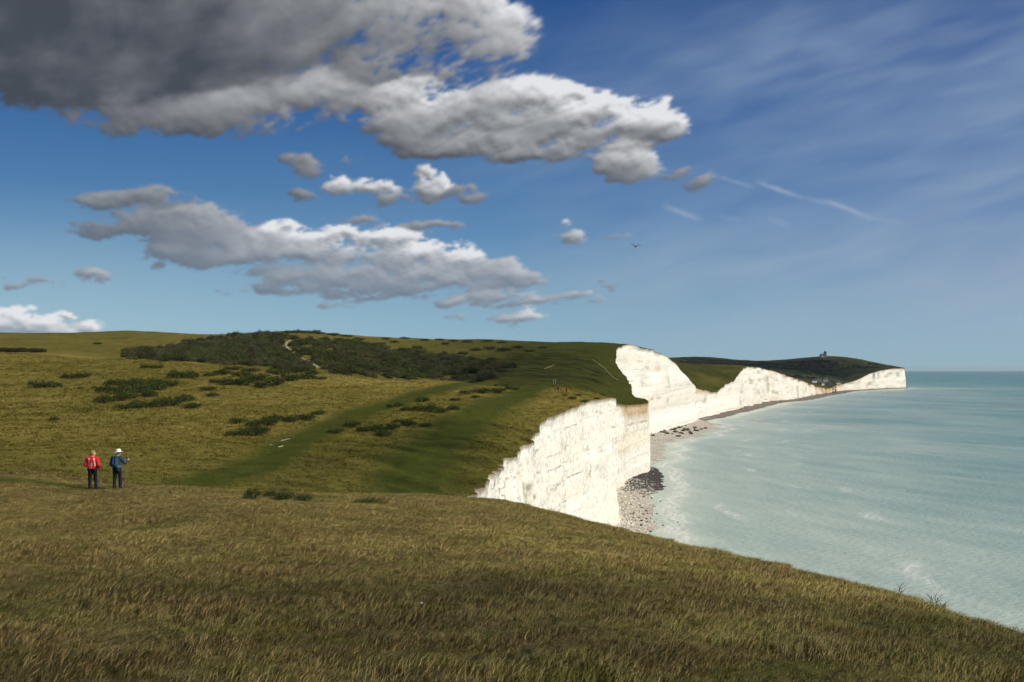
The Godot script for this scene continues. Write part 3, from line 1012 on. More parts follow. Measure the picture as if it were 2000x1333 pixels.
func build_grass() -> void:
	var gm := mat(Color.WHITE, 0.75, true)
	gm.metallic_specular = 0.25
	gm.backlight_enabled = true
	gm.backlight = Color(0.35, 0.35, 0.2)
	# ---- the field round the eye
	var kinds := []
	var wh := []
	var ti := []
	for k in 4:
		kinds.append(tuft(52, 0.20, 0.052 + 0.017 * k, 0.0046, 0.75, 2 if k == 3 else 0))
		wh.append([])
		ti.append([])
	var d := 1.0
	while d < 62.0:
		var step := 0.25
		var xr := edge_x(d)
		var xl := -(0.60 * d + 3.0)
		var dens := clampf(95.0 - 1.1 * d, 42.0, 95.0)
		for q in int((xr - xl) * step * dens):
			var x := rng.randf_range(xl, xr + 0.12)
			var dd := d + rng.randf() * step
			if x > lip(dd) + 0.05: continue
			var t := on_track(x, dd)
			if t > 0.3 and rng.randf() < 0.45: continue
			var tus := n1.get_noise_2d(x * 0.42 + 13.0, dd * 0.75) + 0.35 * n3.get_noise_2d(x * 0.16, dd * 0.25 + 33.0)
			var size := clampf(0.95 + tus * 1.2, 0.4, 1.7) * rng.randf_range(0.7, 1.25) * (1.0 - 0.62 * t)
			var c := ground_color(x, dd, t)
			c = mixc(c, Color(0.315, 0.245, 0.110), 0.22 + n2.get_noise_2d(x * 0.9, dd * 0.9 + 17.0) * 0.9)
			c = mixc(c, BROWN, n1.get_noise_2d(x * 0.35 + 51.0, dd * 0.35) * 1.1)
			if rng.randf() < 0.06: c = mixc(c, Color(0.09, 0.13, 0.03), 0.8)
			if tus < -0.18: c = mixc(c, Color(0.11, 0.125, 0.030), 0.55)
			elif tus > 0.30: c = mixc(c, Color(0.26, 0.185, 0.10), 0.5)
			c = c * rng.randf_range(2.1, 3.3)
			c.a = 1.0
			var k := 3 if rng.randf() < 0.10 else rng.randi() % 3
			wh[k].append(Transform3D(Basis(Vector3.UP, rng.randf_range(-0.9, 0.9)).scaled(Vector3(size * 0.5 + 0.5, size, size * 0.5 + 0.5)), Vector3(x, ground(x, dd), -dd)))
			ti[k].append(c)
		d += step
	for k in 4:
		tag(scatter("grass", kinds[k], gm, wh[k], ti[k]), ["long wind-bent bleached grass on the near field", "brown and olive grass on the near field", "green shoots among the near field's dry grass", "thin grass stalks standing above the near field"][k], "grass", "", "stuff")
	# ---- tussocks on the slope across the dip
	kinds = []
	wh = []
	ti = []
	for k in 3:
		kinds.append(tuft(14, 0.42, 0.30 + 0.06 * k, 0.035, 0.35))
		wh.append([])
		ti.append([])
	d = 62.0
	while d < 385.0:
		var step2 := 1.0
		var xr2 := edge_x(d)
		var xl2 := -(0.58 * d + 4.0)
		var dens2 := clampf(5.2 - d * 0.018, 1.1, 5.2)
		for q in int((xr2 - xl2) * step2 * dens2):
			var x := rng.randf_range(xl2, xr2)
			var dd := d + rng.randf() * step2
			if x > lip(dd) - 0.1: continue
			var t := on_track(x, dd)
			if t > 0.35 and rng.randf() < t: continue
			var size := clampf(0.85 + n1.get_noise_2d(x * 0.22, dd * 0.22 + 5.0) * 1.3, 0.3, 1.8) * rng.randf_range(0.7, 1.3) * (1.0 - 0.5 * t)
			var near := clampf(d / 210.0, 0.36, 1.0)
			var c := ground_color(x, dd, t) * rng.randf_range(0.9, 1.55)
			c.a = 1.0
			var k := rng.randi() % 3
			wh[k].append(Transform3D(Basis(Vector3.UP, rng.randf() * TAU).scaled(Vector3(near, size * near, near)), Vector3(x, ground(x, dd), -dd)))
			ti[k].append(c)
		d += step2
	for k in 3:
		tag(scatter("tussock_grass", kinds[k], gm, wh[k], ti[k]), ["rough tussocks of pale grass on the slope across the dip", "low tufts of olive grass on the slope across the dip", "tall tufts of dry grass on the slope across the dip"][k], "grass", "", "stuff")


func bush_mesh(seed_: int, clumps: int, leaves: int, leaf: float, flat: float) -> ArrayMesh:
	# a low dome of clumps; each clump a knot of small stiff leaves
	var r := RandomNumberGenerator.new()
	r.seed = seed_
	var vs := PackedVector3Array()
	var cs := PackedColorArray()
	for c in clumps:
		var a := r.randf() * TAU
		var rad := sqrt(r.randf()) * 0.84
		var top := sqrt(maxf(0.0, 1.0 - rad * rad)) * r.randf_range(0.55, 1.06)
		var at := Vector3(cos(a) * rad, top * flat * r.randf_range(0.45, 1.0), sin(a) * rad)
		var size := r.randf_range(0.15, 0.31)
		var tone := r.randf_range(0.55, 1.5)
		for l in leaves:
			var dir := Vector3(r.randfn(), r.randfn() * 0.9 + 0.15, r.randfn()).normalized()
			var p := at + dir * size * pow(r.randf(), 0.45)
			if p.y < 0.0: p.y = -p.y * 0.3
			var x := Vector3(r.randfn(), r.randfn(), r.randfn()).normalized()
			var up := (dir + Vector3(r.randfn(), r.randfn() + 0.5, r.randfn()) * 0.6).normalized()
			x = (x - up * x.dot(up)).normalized()
			var ll := leaf * r.randf_range(0.6, 1.4)
			var col := Color.WHITE * (tone * r.randf_range(0.8, 1.2))
			for q in [p - x * ll * 0.4, p + x * ll * 0.4, p + up * ll * 1.4]:
				vs.append(q)
				cs.append(col)
	return tri_mesh(vs, cs)


func stem_mesh(seed_: int, n: int, flat: float) -> ArrayMesh:
	var r := RandomNumberGenerator.new()
	r.seed = seed_
	var vs := PackedVector3Array()
	var cs := PackedColorArray()
	for i in n:
		var a := r.randf() * TAU
		var p0 := Vector3(cos(a), 0, sin(a)) * r.randf_range(0.0, 0.25) + Vector3(0, -0.05, 0)
		var p1 := Vector3(cos(a) * r.randf_range(0.3, 0.85), flat * r.randf_range(0.35, 0.8), sin(a) * r.randf_range(0.3, 0.85))
		limb(vs, cs, p0, p1, 0.035, 0.012, Color.WHITE)
	return tri_mesh(vs, cs)


func limb(vs: PackedVector3Array, cs: PackedColorArray, a: Vector3, b: Vector3, ra: float, rb: float, c: Color, sides := 5) -> void:
	var z := (b - a).normalized()
	var x := z.cross(Vector3.UP if absf(z.y) < 0.9 else Vector3.RIGHT).normalized()
	var y := z.cross(x)
	for k in sides:
		var t0 := TAU * k / sides
		var t1 := TAU * (k + 1) / sides
		var u0 := x * cos(t0) + y * sin(t0)
		var u1 := x * cos(t1) + y * sin(t1)
		for q in [a + u0 * ra, b + u0 * rb, a + u1 * ra, a + u1 * ra, b + u0 * rb, b + u1 * rb, b, b + u1 * rb, b + u0 * rb]:
			vs.append(q)
			cs.append(c)


# gorse on the slope across the dip: bearing, dip of its foot, width and height in survey units; the last number is its stand
const GORSE := [
	[72, 758, 44, 17, 0], [100, 757, 44, 15, 0], [137, 739, 36, 12, 0], [163, 737, 34, 12, 0], [284, 718, 26, 7, 0], [306, 718, 26, 7, 0], [341, 738, 38, 17, 0], [372, 739, 36, 17, 0],
	[207, 767, 46, 18, 1], [238, 768, 44, 20, 1], [226, 752, 44, 14, 1], [262, 752, 48, 16, 1], [272, 766, 44, 20, 1], [296, 750, 46, 14, 1], [306, 762, 46, 20, 1], [334, 754, 36, 14, 1], [205, 785, 48, 17, 1], [236, 783, 44, 18, 1], [292, 775, 40, 17, 1], [240, 800, 46, 14, 1], [272, 796, 46, 18, 1], [312, 794, 46, 20, 1], [334, 792, 42, 20, 1], [362, 783, 46, 15, 1], [376, 796, 38, 12, 1], [257, 777, 40, 14, 1],
	[415, 774, 30, 9, 2], [405, 762, 34, 10, 2], [410, 733, 30, 8, 2], [434, 730, 44, 10, 2], [455, 722, 44, 9, 2], [420, 746, 30, 9, 2], [446, 750, 44, 16, 2], [478, 752, 48, 20, 2], [470, 736, 44, 13, 2], [505, 742, 52, 17, 2], [512, 757, 40, 16, 2], [536, 752, 48, 20, 2], [540, 732, 52, 15, 2], [566, 744, 50, 18, 2], [596, 741, 48, 15, 2], [574, 728, 46, 14, 2], [610, 733, 34, 10, 2], [490, 726, 44, 10, 2], [625, 741, 26, 7, 2],
	[105, 822, 26, 10, 3], [466, 827, 40, 14, 3], [495, 832, 40, 16, 3], [522, 830, 46, 20, 3], [540, 820, 34, 12, 3], [462, 851, 46, 14, 3], [492, 851, 54, 24, 3], [515, 845, 36, 18, 3], [570, 824, 42, 16, 3], [600, 820, 46, 16, 3], [622, 810, 34, 10, 3], [156, 760, 14, 5, 3], [183, 758, 12, 5, 3],
	[655, 845, 40, 11, 4], [688, 832, 40, 12, 4], [712, 842, 40, 14, 4], [740, 843, 46, 16, 4], [765, 838, 40, 15, 4], [795, 832, 38, 16, 4], [748, 851, 40, 15, 4], [830, 832, 30, 9, 4], [775, 823, 24, 7, 4],
	[760, 796, 20, 9, 5], [778, 795, 20, 11, 5], [824, 784, 32, 10, 5], [795, 802, 30, 10, 5], [818, 803, 32, 14, 5], [842, 804, 36, 18, 5], [862, 806, 26, 12, 5], [884, 801, 30, 12, 5], [890, 783, 28, 8, 5], [930, 777, 22, 7, 5], [912, 770, 34, 10, 5], [940, 768, 42, 13, 5], [970, 767, 42, 12, 5], [1000, 762, 40, 8, 5], [980, 756, 34, 7, 5],
	[1104, 773, 12, 4, 6], [1118, 778, 18, 7, 6], [1143, 785, 22, 6, 6], [1130, 772, 18, 4, 6], [1165, 779, 16, 4, 6], [1175, 772, 14, 4, 6],
]
const STANDS := ["low dark gorse bush standing singly on the upper grass slope", "dark gorse bush in the broad thicket on the slope above the two walkers", "dark gorse bush in the thicket at the top of the slope below the chalk path", "dark gorse bush on the slope left of the mown track", "low gorse bush in the patch between the mown track and the cliff", "scrubby bush near the brow beside the upper end of the mown track", "small low bush on the brow beside the cliff edge"]
const STAND_GROUPS := ["single gorse bushes on the upper slope", "gorse thicket above the walkers", "gorse thicket under the chalk path", "gorse beside the mown track", "gorse between track and cliff", "bushes by the end of the track", "bushes at the cliff brow"]

var bushes := []
var stems := []
var gorse_mat: StandardMaterial3D
var wood_mat: StandardMaterial3D


func bush(called: String, at: Vector3, size: Vector3, kind: int, m: Material, label: String, group: String) -> Node3D:
	var o := base(called, at, rng.randf() * TAU)
	var f := put("foliage", bushes[kind], m, o)
	var s := put("stem", stems[kind % 2], wood_mat, o)
	f.scale = size
	s.scale = size
	tag(o, label, "bush", group)
	return o


func build_bushes() -> void:
	for k in 4: bushes.append(bush_mesh(100 + k, 46, 42, 0.062, 0.95))
	for k in 2: stems.append(stem_mesh(60 + k, 14, 0.9))
	for k in 2: bushes.append(bush_mesh(200 + k, 60, 60, 0.04, 0.95))
	gorse_mat = mat(Color(0.040, 0.060, 0.012), 0.8, true)
	wood_mat = mat(Color(0.07, 0.055, 0.04), 0.95)
	for g in GORSE:
		var d := hit(g[0], g[1], 62.0)
		if d < 0: continue
		var x: float = (g[0] - 1000.0) / F * d
		var w: float = g[2] / F * d * 0.5
		var h: float = g[3] / F * d
		bush("gorse_bush", Vector3(x, ground(x, d) - 0.08, -d), Vector3(w, h, w * rng.randf_range(0.8, 1.2)), rng.randi() % 4, gorse_mat, STANDS[g[4]], STAND_GROUPS[g[4]])
	# scattered bushes on the far brow
	for g in [[560, 650, 26, 6], [580, 649, 30, 7], [600, 650, 34, 6], [625, 652, 30, 5], [650, 654, 34, 5], [675, 656, 30, 4], [690, 675, 34, 9], [716, 676, 34, 10], [700, 664, 26, 6], [742, 672, 28, 6], [770, 668, 22, 4], [753, 662, 20, 4], [790, 661, 26, 4], [830, 664, 24, 4], [858, 664, 24, 4], [885, 666, 24, 4], [912, 667, 26, 4], [950, 667, 28, 4], [980, 668, 24, 3], [870, 672, 18, 5], [815, 680, 26, 7], [660, 664, 22, 5], [628, 662, 16, 4], [640, 672, 20, 5], [930, 684, 28, 6], [956, 681, 30, 7], [985, 684, 34, 8], [1012, 679, 26, 6], [1035, 686, 24, 5], [1060, 679, 20, 4], [905, 690, 26, 6], [190, 671, 20, 5], [95, 652, 5, 2], [618, 649, 22, 6]]:
		var d := hit(g[0], g[1] + 1.0, 420.0)
		if d < 0: d = hit(g[0], g[1] + 4.0, 420.0)
		if d < 0: continue
		var x: float = (g[0] - 1000.0) / F * d
		var w: float = g[2] / F * d * 0.5
		bush("hawthorn_bush", Vector3(x, ground(x, d) - 0.1, -d), Vector3(w, g[3] / F * d * 1.1, w), rng.randi() % 4, gorse_mat, "dark rounded bush scattered on the brow of the far down", "bushes on the far brow")
	# the bushes on the crest before us
	var near_mat := mat(Color(0.050, 0.068, 0.016), 0.8, true)
	for g in [[494, 974, 40, 27], [528, 970, 34, 20], [556, 976, 56, 28], [594, 978, 40, 19]]:
		var d := hit(g[0], g[1], 14.0)
		var x: float = (g[0] - 1000.0) / F * d
		var w: float = g[2] / F * d * 0.5
		bush("low_gorse_bush", Vector3(x, ground(x, d) - 0.03, -d), Vector3(w, g[3] / F * d, w), 4 + rng.randi() % 2, near_mat, "low wind-clipped gorse bush in the dry grass at the edge of the near field", "low gorse on the near crest")
	# the combed tussock beside them
	var td := hit(710, 985, 14.0)
	var tx := (710.0 - 1000.0) / F * td
	var o := base("grass_tussock", Vector3(tx, ground(tx, td) - 0.03, -td))
	var vs := PackedVector3Array()
	var cs := PackedColorArray()
	for i in 700:
		var a := rng.randf() * TAU
		var r := sqrt(rng.randf())
		var p := Vector3(cos(a) * r * 0.72, 0, sin(a) * r * 0.5)
		var h := (1.0 - r * r * 0.7) * rng.randf_range(0.25, 0.52)
		var q := p + Vector3(rng.randf_range(0.15, 0.5), h, rng.randf_range(-0.15, 0.15))
		var s := Vector3(0, 0, 0.008).rotated(Vector3.UP, rng.randf() * PI)
		var c := Color(0.05, 0.062, 0.018) * rng.randf_range(0.7, 1.5)
		for v in [p - s, p + s, q]:
			vs.append(v)
			cs.append(c)
	put("blades", tri_mesh(vs, cs), mat(Color.WHITE, 0.8, true), o)
	tag(o, "dark green tussock of long grass combed sideways by the wind", "grass tussock")


func build_scrub() -> void:
	# thorn scrub that fills the hollow of the far down, on both sides of the chalk path
	var top := [[236, 692], [300, 684], [400, 668], [480, 656], [545, 655], [572, 664], [640, 668], [700, 672], [760, 682], [850, 694], [940, 706], [1005, 716]]
	var low := [[236, 697], [400, 703], [500, 713], [600, 721], [700, 728], [800, 738], [900, 742], [960, 738], [1005, 719]]
	var wh := [[], []]
	var ti := [[], []]
	var path := PATH_UP
	for q in 6600:
		var d := rng.randf_range(425.0, 790.0)
		var u := rng.randf_range(236.0, 1005.0)
		var x := (u - 1000.0) / F * d
		var y := ground(x, d)
		var v := 723.0 - (y - EYE) * F / d
		var edge := n2.get_noise_2d(x * 0.05, d * 0.05) * 7.0
		if v < line_at(top, u) + edge or v > line_at(low, u) + 5.0 + edge: continue
		var gap := line_at(path, v)
		if v > 664 and absf(u - gap) < 10.0: continue
		if u > 560 and u < gap and v < 690: continue
		if n1.get_noise_2d(x * 0.03 + 60.0, d * 0.03) > 0.30 and u > 520: continue
		var s := rng.randf_range(1.3, 2.6) * (1.0 + 0.8 * rng.randf() * rng.randf())
		var k := 0 if u < gap else 1
		wh[k].append(Transform3D(Basis(Vector3.UP, rng.randf() * TAU).scaled(Vector3(s, s * rng.randf_range(0.75, 1.25), s)), Vector3(x, y - 0.2, -d)))
		var c := Color(0.046, 0.064, 0.014).lerp(Color(0.070, 0.064, 0.034), clampf(0.45 + n2.get_noise_2d(x * 0.04, d * 0.04) * 1.3 + rng.randf_range(-0.4, 0.4), 0, 1)) * rng.randf_range(0.6, 1.7)
		c.a = 1.0
		ti[k].append(c)
	var m := mat(Color.WHITE, 0.9, true)
	for k in 2:
		tag(scatter("scrub_wood", bushes[k], m, wh[k], ti[k]), ["dark thorn scrub filling the hollow left of the white chalk path", "dark thorn scrub spreading from the white chalk path toward the cliffs"][k], "scrub", "", "stuff")
	# the hedge line at the foot of the inland down
	var hw := []
	var ht := []
	for q in 70:
		var u := rng.randf_range(-40, 85)
		var d := hit(u, 686.0 + u * 0.02 + rng.randf_range(-1.5, 1), 395.0)
		if d < 0: continue
		var x := (u - 1000.0) / F * d
		hw.append(Transform3D(Basis(Vector3.UP, rng.randf() * TAU).scaled(Vector3.ONE * rng.randf_range(1.2, 2.0)), Vector3(x, ground(x, d) - 0.2, -d)))
		ht.append(Color(0.04, 0.036, 0.02) * rng.randf_range(0.8, 1.3))
	if hw.size():
		tag(scatter("hedge", bushes[2], m, hw, ht), "dark line of scrub along the dip inland of the gorse slope", "hedge", "", "stuff")
	# dark woods and scrub below the lighthouse hill
	var fw := []
	var ft := []
	for q in 5200:
		var d := rng.randf_range(2150.0, 2860.0)
		var u := rng.randf_range(1330.0, 1725.0)
		var x := (u - 1000.0) / F * d
		if x > lip(d) - 40.0: continue
		var k := n1.get_noise_2d(x * 0.005, d * 0.009) + 0.25 * n2.get_noise_2d(x * 0.03, d * 0.03)
		if k < -0.02 + clampf((d - 2700.0) / 300.0, 0.0, 0.6) + clampf((u - 1610.0) / 300.0, 0.0, 1.0): continue
		var s := rng.randf_range(3.0, 5.5)
		fw.append(Transform3D(Basis(Vector3.UP, rng.randf() * TAU).scaled(Vector3(s, s * rng.randf_range(0.5, 0.9), s)), Vector3(x, ground(x, d) - 0.5, -d)))
		ft.append(Color(0.028, 0.036, 0.018) * rng.randf_range(0.7, 1.35))
	tag(scatter("far_scrub", bushes[3], m, fw, ft), "dark scrub covering the hillside below the lighthouse", "scrub", "", "stuff")


# ---------------------------------------------------------------- chalk paths: [dip, bearing]

const PATH_UP := [[664, 567], [668, 560], [674, 558], [681, 562], [689, 572], [696, 585], [704, 599], [711, 611], [719, 622]]


func ribbon(called: String, pts: Array, from: float, half: float, label: String) -> void:
	var line := []
	for p in pts:
		var d := hit(p[0], p[1], from)
		if d > 0: line.append(Vector2((p[0] - 1000.0) / F * d, d))
	var vs := PackedVector3Array()
	var cs := PackedColorArray()
	var n := 0
	for i in line.size() - 1:
		var a: Vector2 = line[i]
		var b: Vector2 = line[i + 1]
		var side := (b - a).orthogonal().normalized()
		var parts := int(maxf(2.0, a.distance_to(b) / 1.5))
		for k in parts:
			var p := a.lerp(b, float(k) / parts)
			var w := half * (1.0 + 0.55 * n1.get_noise_2d(p.x * 0.4, p.y * 0.4))
			for j in 4:
				var q := p + side * w * (j / 1.5 - 1.0)
				vs.append(Vector3(q.x, ground(q.x, q.y) + 0.16 - 0.14 * absf(j - 1.5), -q.y))
				cs.append(Color(0.30, 0.28, 0.20) * (1.0 + 0.35 * n3.get_noise_2d(q.x * 0.6, q.y * 0.6)))
			n += 1
	if n > 1:
		tag(put(called, grid_mesh(vs, cs, n, 4), mat(Color.WHITE, 0.95, true)), label, "", "", "structure")


func build_chalk_paths() -> void:
	var up := []
	for p in PATH_UP: up.append([p[1], p[0]])
	ribbon("chalk_path", up, 420.0, 0.85, "narrow white chalk path climbing through the dark scrub")
	ribbon("chalk_path", [[1158, 702], [1166, 707], [1174, 713], [1183, 720], [1190, 729], [1198, 736], [1210, 744]], 420.0, 0.28, "thin white chalk path worn in the turf beside the cliff edge")
	ribbon("chalk_path", [[1062, 721], [1075, 715], [1085, 711]], 420.0, 0.2, "short faint chalk path on the green down")
	for g in [[526, 869, 540, 871], [543, 873, 556, 871], [548, 861, 572, 857]]:
		ribbon("chalk_scar", [[g[0], g[1]], [(g[0] + g[2]) * 0.5, (g[1] + g[3]) * 0.5 - 1], [g[2], g[3]]], 62.0, 0.07, "patch of bare chalk worn through the mown track")

# ---------------------------------------------------------------- rocks, village, lighthouse, posts

func rock_mesh(seed_: int) -> ArrayMesh:
	var r := RandomNumberGenerator.new()
	r.seed = seed_
	var s := SphereMesh.new()
	s.radial_segments = 9
	s.rings = 5
	var ar := s.get_mesh_arrays()
	var vs: PackedVector3Array = ar[Mesh.ARRAY_VERTEX]
	var ix: PackedInt32Array = ar[Mesh.ARRAY_INDEX]
	var out := PackedVector3Array()
	var cs := PackedColorArray()
	for i in ix:
		var p := vs[i] * 2.0
		p *= 1.0 + 0.5 * n2.get_noise_3dv(p * 0.9 + Vector3(seed_, 0, 0))
		p.y *= 0.7
		out.append(p)
		cs.append(Color.WHITE)
	return tri_mesh(out, cs)


func build_rocks() -> void:
	var rocks := [rock_mesh(3), rock_mesh(17), rock_mesh(29)]
	var dark := mat(Color(0.035, 0.040, 0.022), 0.7)
	# weed-dark boulders on the near shore: bearing and dip of the foot, size
	var made := 0
	var spots := [[1258, 971, 6], [1273, 972, 5], [1232, 990, 5], [1250, 989, 4], [1253, 993, 5], [1248, 1001, 5], [1262, 999, 6], [1238, 1005, 5], [1256, 1006, 6], [1237, 1008, 5], [1265, 1003, 4], [1275, 1003, 4], [1247, 1014, 5], [1262, 1014, 6], [1271, 1011, 4], [1252, 1021, 7], [1237, 1016, 5], [1290, 978, 4], [1283, 1002, 4], [1271, 1037, 5], [1252, 1030, 8], [1295, 1025, 5], [1324, 1019, 4], [1278, 1018, 4], [1264, 1021, 5], [1243, 995, 4]]
	for g in spots:
		var d: float = F * (EYE - 0.4) / (g[1] - 723.0)
		var s: float = g[2] / F * d * 0.5
		var x: float = (g[0] - 1000.0) / F * d
		var o := put("rock", rocks[made % 3], dark)
		o.position = Vector3(x, maxf(beach_at(x, d), 0.0) + s * 0.2, -d)
		o.rotation.y = rng.randf() * TAU
		o.scale = Vector3(s, s * 0.8, s)
		tag(o, "dark weed-covered boulder on the pale shore under the near cliff", "rock", "dark boulders on the near shore")
		made += 1
	for q in 46:
		var u := 1325.0 + rng.randfn() * 26.0
		var v := 845.0 + rng.randfn() * 5.0 - (u - 1325.0) * 0.12
		var d := F * (EYE - 0.5) / (v - 723.0)
		var x := (u - 1000.0) / F * d
		var o := put("rock", rocks[q % 3], dark)
		var s := rng.randf_range(0.7, 1.5)
		o.position = Vector3(x, maxf(beach_at(x, d), 0.0) + s * 0.25, -d)
		o.rotation.y = rng.randf() * TAU
		o.scale = Vector3(s * 1.4, s * 0.8, s * 1.3)
		tag(o, "dark weedy rock in the reef below the tall cliff", "rock", "dark reef below the tall cliff")
	# fallen chalk, too small and too many to count
	var wh := []
	var ti := []
	for q in 9000:
		var d := 180.0 * exp(rng.randf() * log(950.0 / 180.0))
		var x := foot_x(d, clampi(row_d.bsearch(d), 0, rows - 1)) + rng.randf() * rng.randf() * line_at(SHORE, d) * 1.05 - 1.0
		if d > 400.0 and d < 495.0 and rng.randf() < (0.98 if d > 430.0 else 0.6): continue
		var s := rng.randf_range(0.08, 0.2) * (1.0 + rng.randf() * rng.randf() * 1.6)
		var y := maxf(beach_at(x, d), -0.1) + 0.1
		wh.append(Transform3D(Basis(Vector3.UP, rng.randf() * TAU).scaled(Vector3(s, s, s * 1.2)), Vector3(x, y, -d)))
		ti.append(Color(0.70, 0.67, 0.58) if rng.randf() < 0.88 else Color(0.15, 0.14, 0.12))
	tag(scatter("chalk_rubble", rocks[0], mat(Color.WHITE, 0.95, true), wh, ti), "fallen chalk and flint rubble strewn along the foot of the cliffs", "rubble", "", "stuff")
	# white stones in the near grass
	for g in [[823, 1200, 6]]:
		var d := hit(g[0], g[1], 4.0)
		if d < 0: continue
		var x: float = (g[0] - 1000.0) / F * d
		var o := put("white_stone", rocks[1], mat(Color(0.74, 0.72, 0.67), 0.8))
		var s: float = g[2] / F * d * 0.5
		o.position = Vector3(x, ground(x, d) + 0.15, -d)
		o.scale = Vector3(s, s, s)
		tag(o, "small white chalk stone lying in the near grass", "stone")


func box(vs: PackedVector3Array, cs: PackedColorArray, lo: Vector3, hi: Vector3, c := Color.WHITE) -> void:
	var p := []
	for i in 8:
		p.append(Vector3(hi.x if i & 1 else lo.x, hi.y if i & 2 else lo.y, hi.z if i & 4 else lo.z))
	for f in [[0, 1, 3, 2], [5, 4, 6, 7], [4, 0, 2, 6], [1, 5, 7, 3], [2, 3, 7, 6], [4, 5, 1, 0]]:
		for k in [0, 2, 1, 0, 3, 2]:
			vs.append(p[f[k]])
			cs.append(c)


func box_mesh(lo: Vector3, hi: Vector3) -> ArrayMesh:
	var vs := PackedVector3Array()
	var cs := PackedColorArray()
	box(vs, cs, lo, hi)
	return tri_mesh(vs, cs)


func gable_mesh(w: float, l: float, h: float, over: float) -> ArrayMesh:
	# ridge along x
	var vs := PackedVector3Array()
	var cs := PackedColorArray()
	var a := w * 0.5 + over
	var b := l * 0.5 + over
	var p := [Vector3(-b, 0, -a), Vector3(b, 0, -a), Vector3(b, 0, a), Vector3(-b, 0, a), Vector3(-b, h, 0), Vector3(b, h, 0)]
	for t in [[0, 4, 1], [1, 4, 5], [2, 5, 3], [3, 5, 4], [0, 3, 4], [1, 5, 2], [0, 1, 2], [0, 2, 3]]:
		for k in t:
			vs.append(p[k])
			cs.append(Color.WHITE)
	return tri_mesh(vs, cs)


func lathe(profile: Array, sides := 20) -> ArrayMesh:
	var vs := PackedVector3Array()
	var cs := PackedColorArray()
	for i in profile.size() - 1:
		var a: Vector2 = profile[i]
		var b: Vector2 = profile[i + 1]
		for k in sides:
			var t0 := TAU * k / sides
			var t1 := TAU * (k + 1) / sides
			var q0 := Vector3(cos(t0) * a.x, a.y, sin(t0) * a.x)
			var q1 := Vector3(cos(t1) * a.x, a.y, sin(t1) * a.x)
			var q2 := Vector3(cos(t0) * b.x, b.y, sin(t0) * b.x)
			var q3 := Vector3(cos(t1) * b.x, b.y, sin(t1) * b.x)
			for q in [q0, q2, q1, q1, q2, q3]:
				vs.append(q)
				cs.append(Color.WHITE)
	return tri_mesh(vs, cs)


func build_village() -> void:
	var white := mat(Color(0.72, 0.71, 0.68), 0.85)
	var stone := mat(Color(0.30, 0.28, 0.25), 0.9)
	var slate := mat(Color(0.055, 0.065, 0.085), 0.6)
	var glass := mat(Color(0.03, 0.035, 0.045), 0.2)
	var brick := mat(Color(0.22, 0.12, 0.08), 0.9)
	var kinds := [
		[1590, 2110, 14.0, 7.0, 4.2, white, slate, "white-walled cottage with slate roof at the foot of the far hill", 0.2],
		[1599, 2150, 18.0, 8.0, 6.0, stone, slate, "long stone house with slate roof in the gap between cliffs", -0.1],
		[1606, 2090, 10.0, 7.0, 3.6, white, slate, "small white cottage standing before the stone houses", 0.5],
		[1612, 2170, 16.0, 8.0, 6.5, stone, slate, "tall stone house with slate roof in the middle of the hamlet", 0.1],
		[1619, 2130, 11.0, 7.0, 5.0, stone, slate, "stone cottage beside the beach stairs", -0.3],
		[1637, 2190, 13.0, 6.0, 3.2, white, slate, "low white hut on the slope beyond the beach stairs", 0.1],
	]
	for k in kinds:
		var d: float = k[1]
		var x: float = (k[0] - 1000.0) / F * d
		var o := base("cottage", Vector3(x, ground(x, d) - 0.5, -d), k[8])
		var l: float = k[2] * 0.75
		var w: float = k[3] * 0.85
		var h: float = k[4]
		put("wall", box_mesh(Vector3(-l / 2, 0, -w / 2), Vector3(l / 2, h, w / 2)), k[5], o)
		var r := put("roof", gable_mesh(w, l, w * 0.5, 0.4), k[6], o)
		r.position.y = h + 0.01
		var c := put("chimney", box_mesh(Vector3(-0.6, -1.5, -0.5), Vector3(0.6, 1.6, 0.5)), brick, r)
		c.position = Vector3(l * 0.36, w * 0.5, 0)
		var wins := int(l / 3.4)
		for i in wins:
			var win := put("window", box_mesh(Vector3(-0.6, 0, -0.05), Vector3(0.6, 1.3, 0.05)), glass, o)
			win.position = Vector3((i - (wins - 1) * 0.5) * 3.2, 1.3, w / 2 + 0.02)
		var door := put("door", box_mesh(Vector3(-0.5, 0, -0.05), Vector3(0.5, 2.1, 0.06)), brick, o)
		door.position = Vector3(1.6, 0.5, w / 2 + 0.02)
		tag(o, k[7], "cottage", "houses in the gap between the cliffs")
	# the beach stairs
	var d := 2044.0
	var i := clampi(row_d.bsearch(d), 0, rows - 1)
	var foot := foot_x(d, i) + 7.0
	var o := base("beach_stairs", Vector3(foot, 1.6, -d))
	var wood := mat(Color(0.11, 0.075, 0.04), 0.9)
	for sx in [-3.0, 3.0]:
		for sz in [-3.0, 3.0]:
			var p := put("post", box_mesh(Vector3(-0.3, -1.5, -0.3), Vector3(0.3, 17.0, 0.3)), wood, o)
			p.position = Vector3(sx, 0, sz)
	for k in 4:
		put("landing", box_mesh(Vector3(-3.3, 3.2 + k * 3.8, -3.3), Vector3(3.3, 3.6 + k * 3.8, 3.3)), wood, o)
		var fl := put("stair_flight", box_mesh(Vector3(-0.9, -0.2, -3.4), Vector3(0.9, 0.2, 3.4)), wood, o)
		fl.position = Vector3(2.0 if k % 2 else -2.0, 1.6 + k * 3.8, 0)
		fl.rotation.x = 0.55 if k % 2 else -0.55
	put("rail", box_mesh(Vector3(-3.2, 15.6, 2.9), Vector3(3.2, 15.9, 3.2)), wood, o)
	tag(o, "brown timber stair tower from the beach to the hamlet", "stairs")


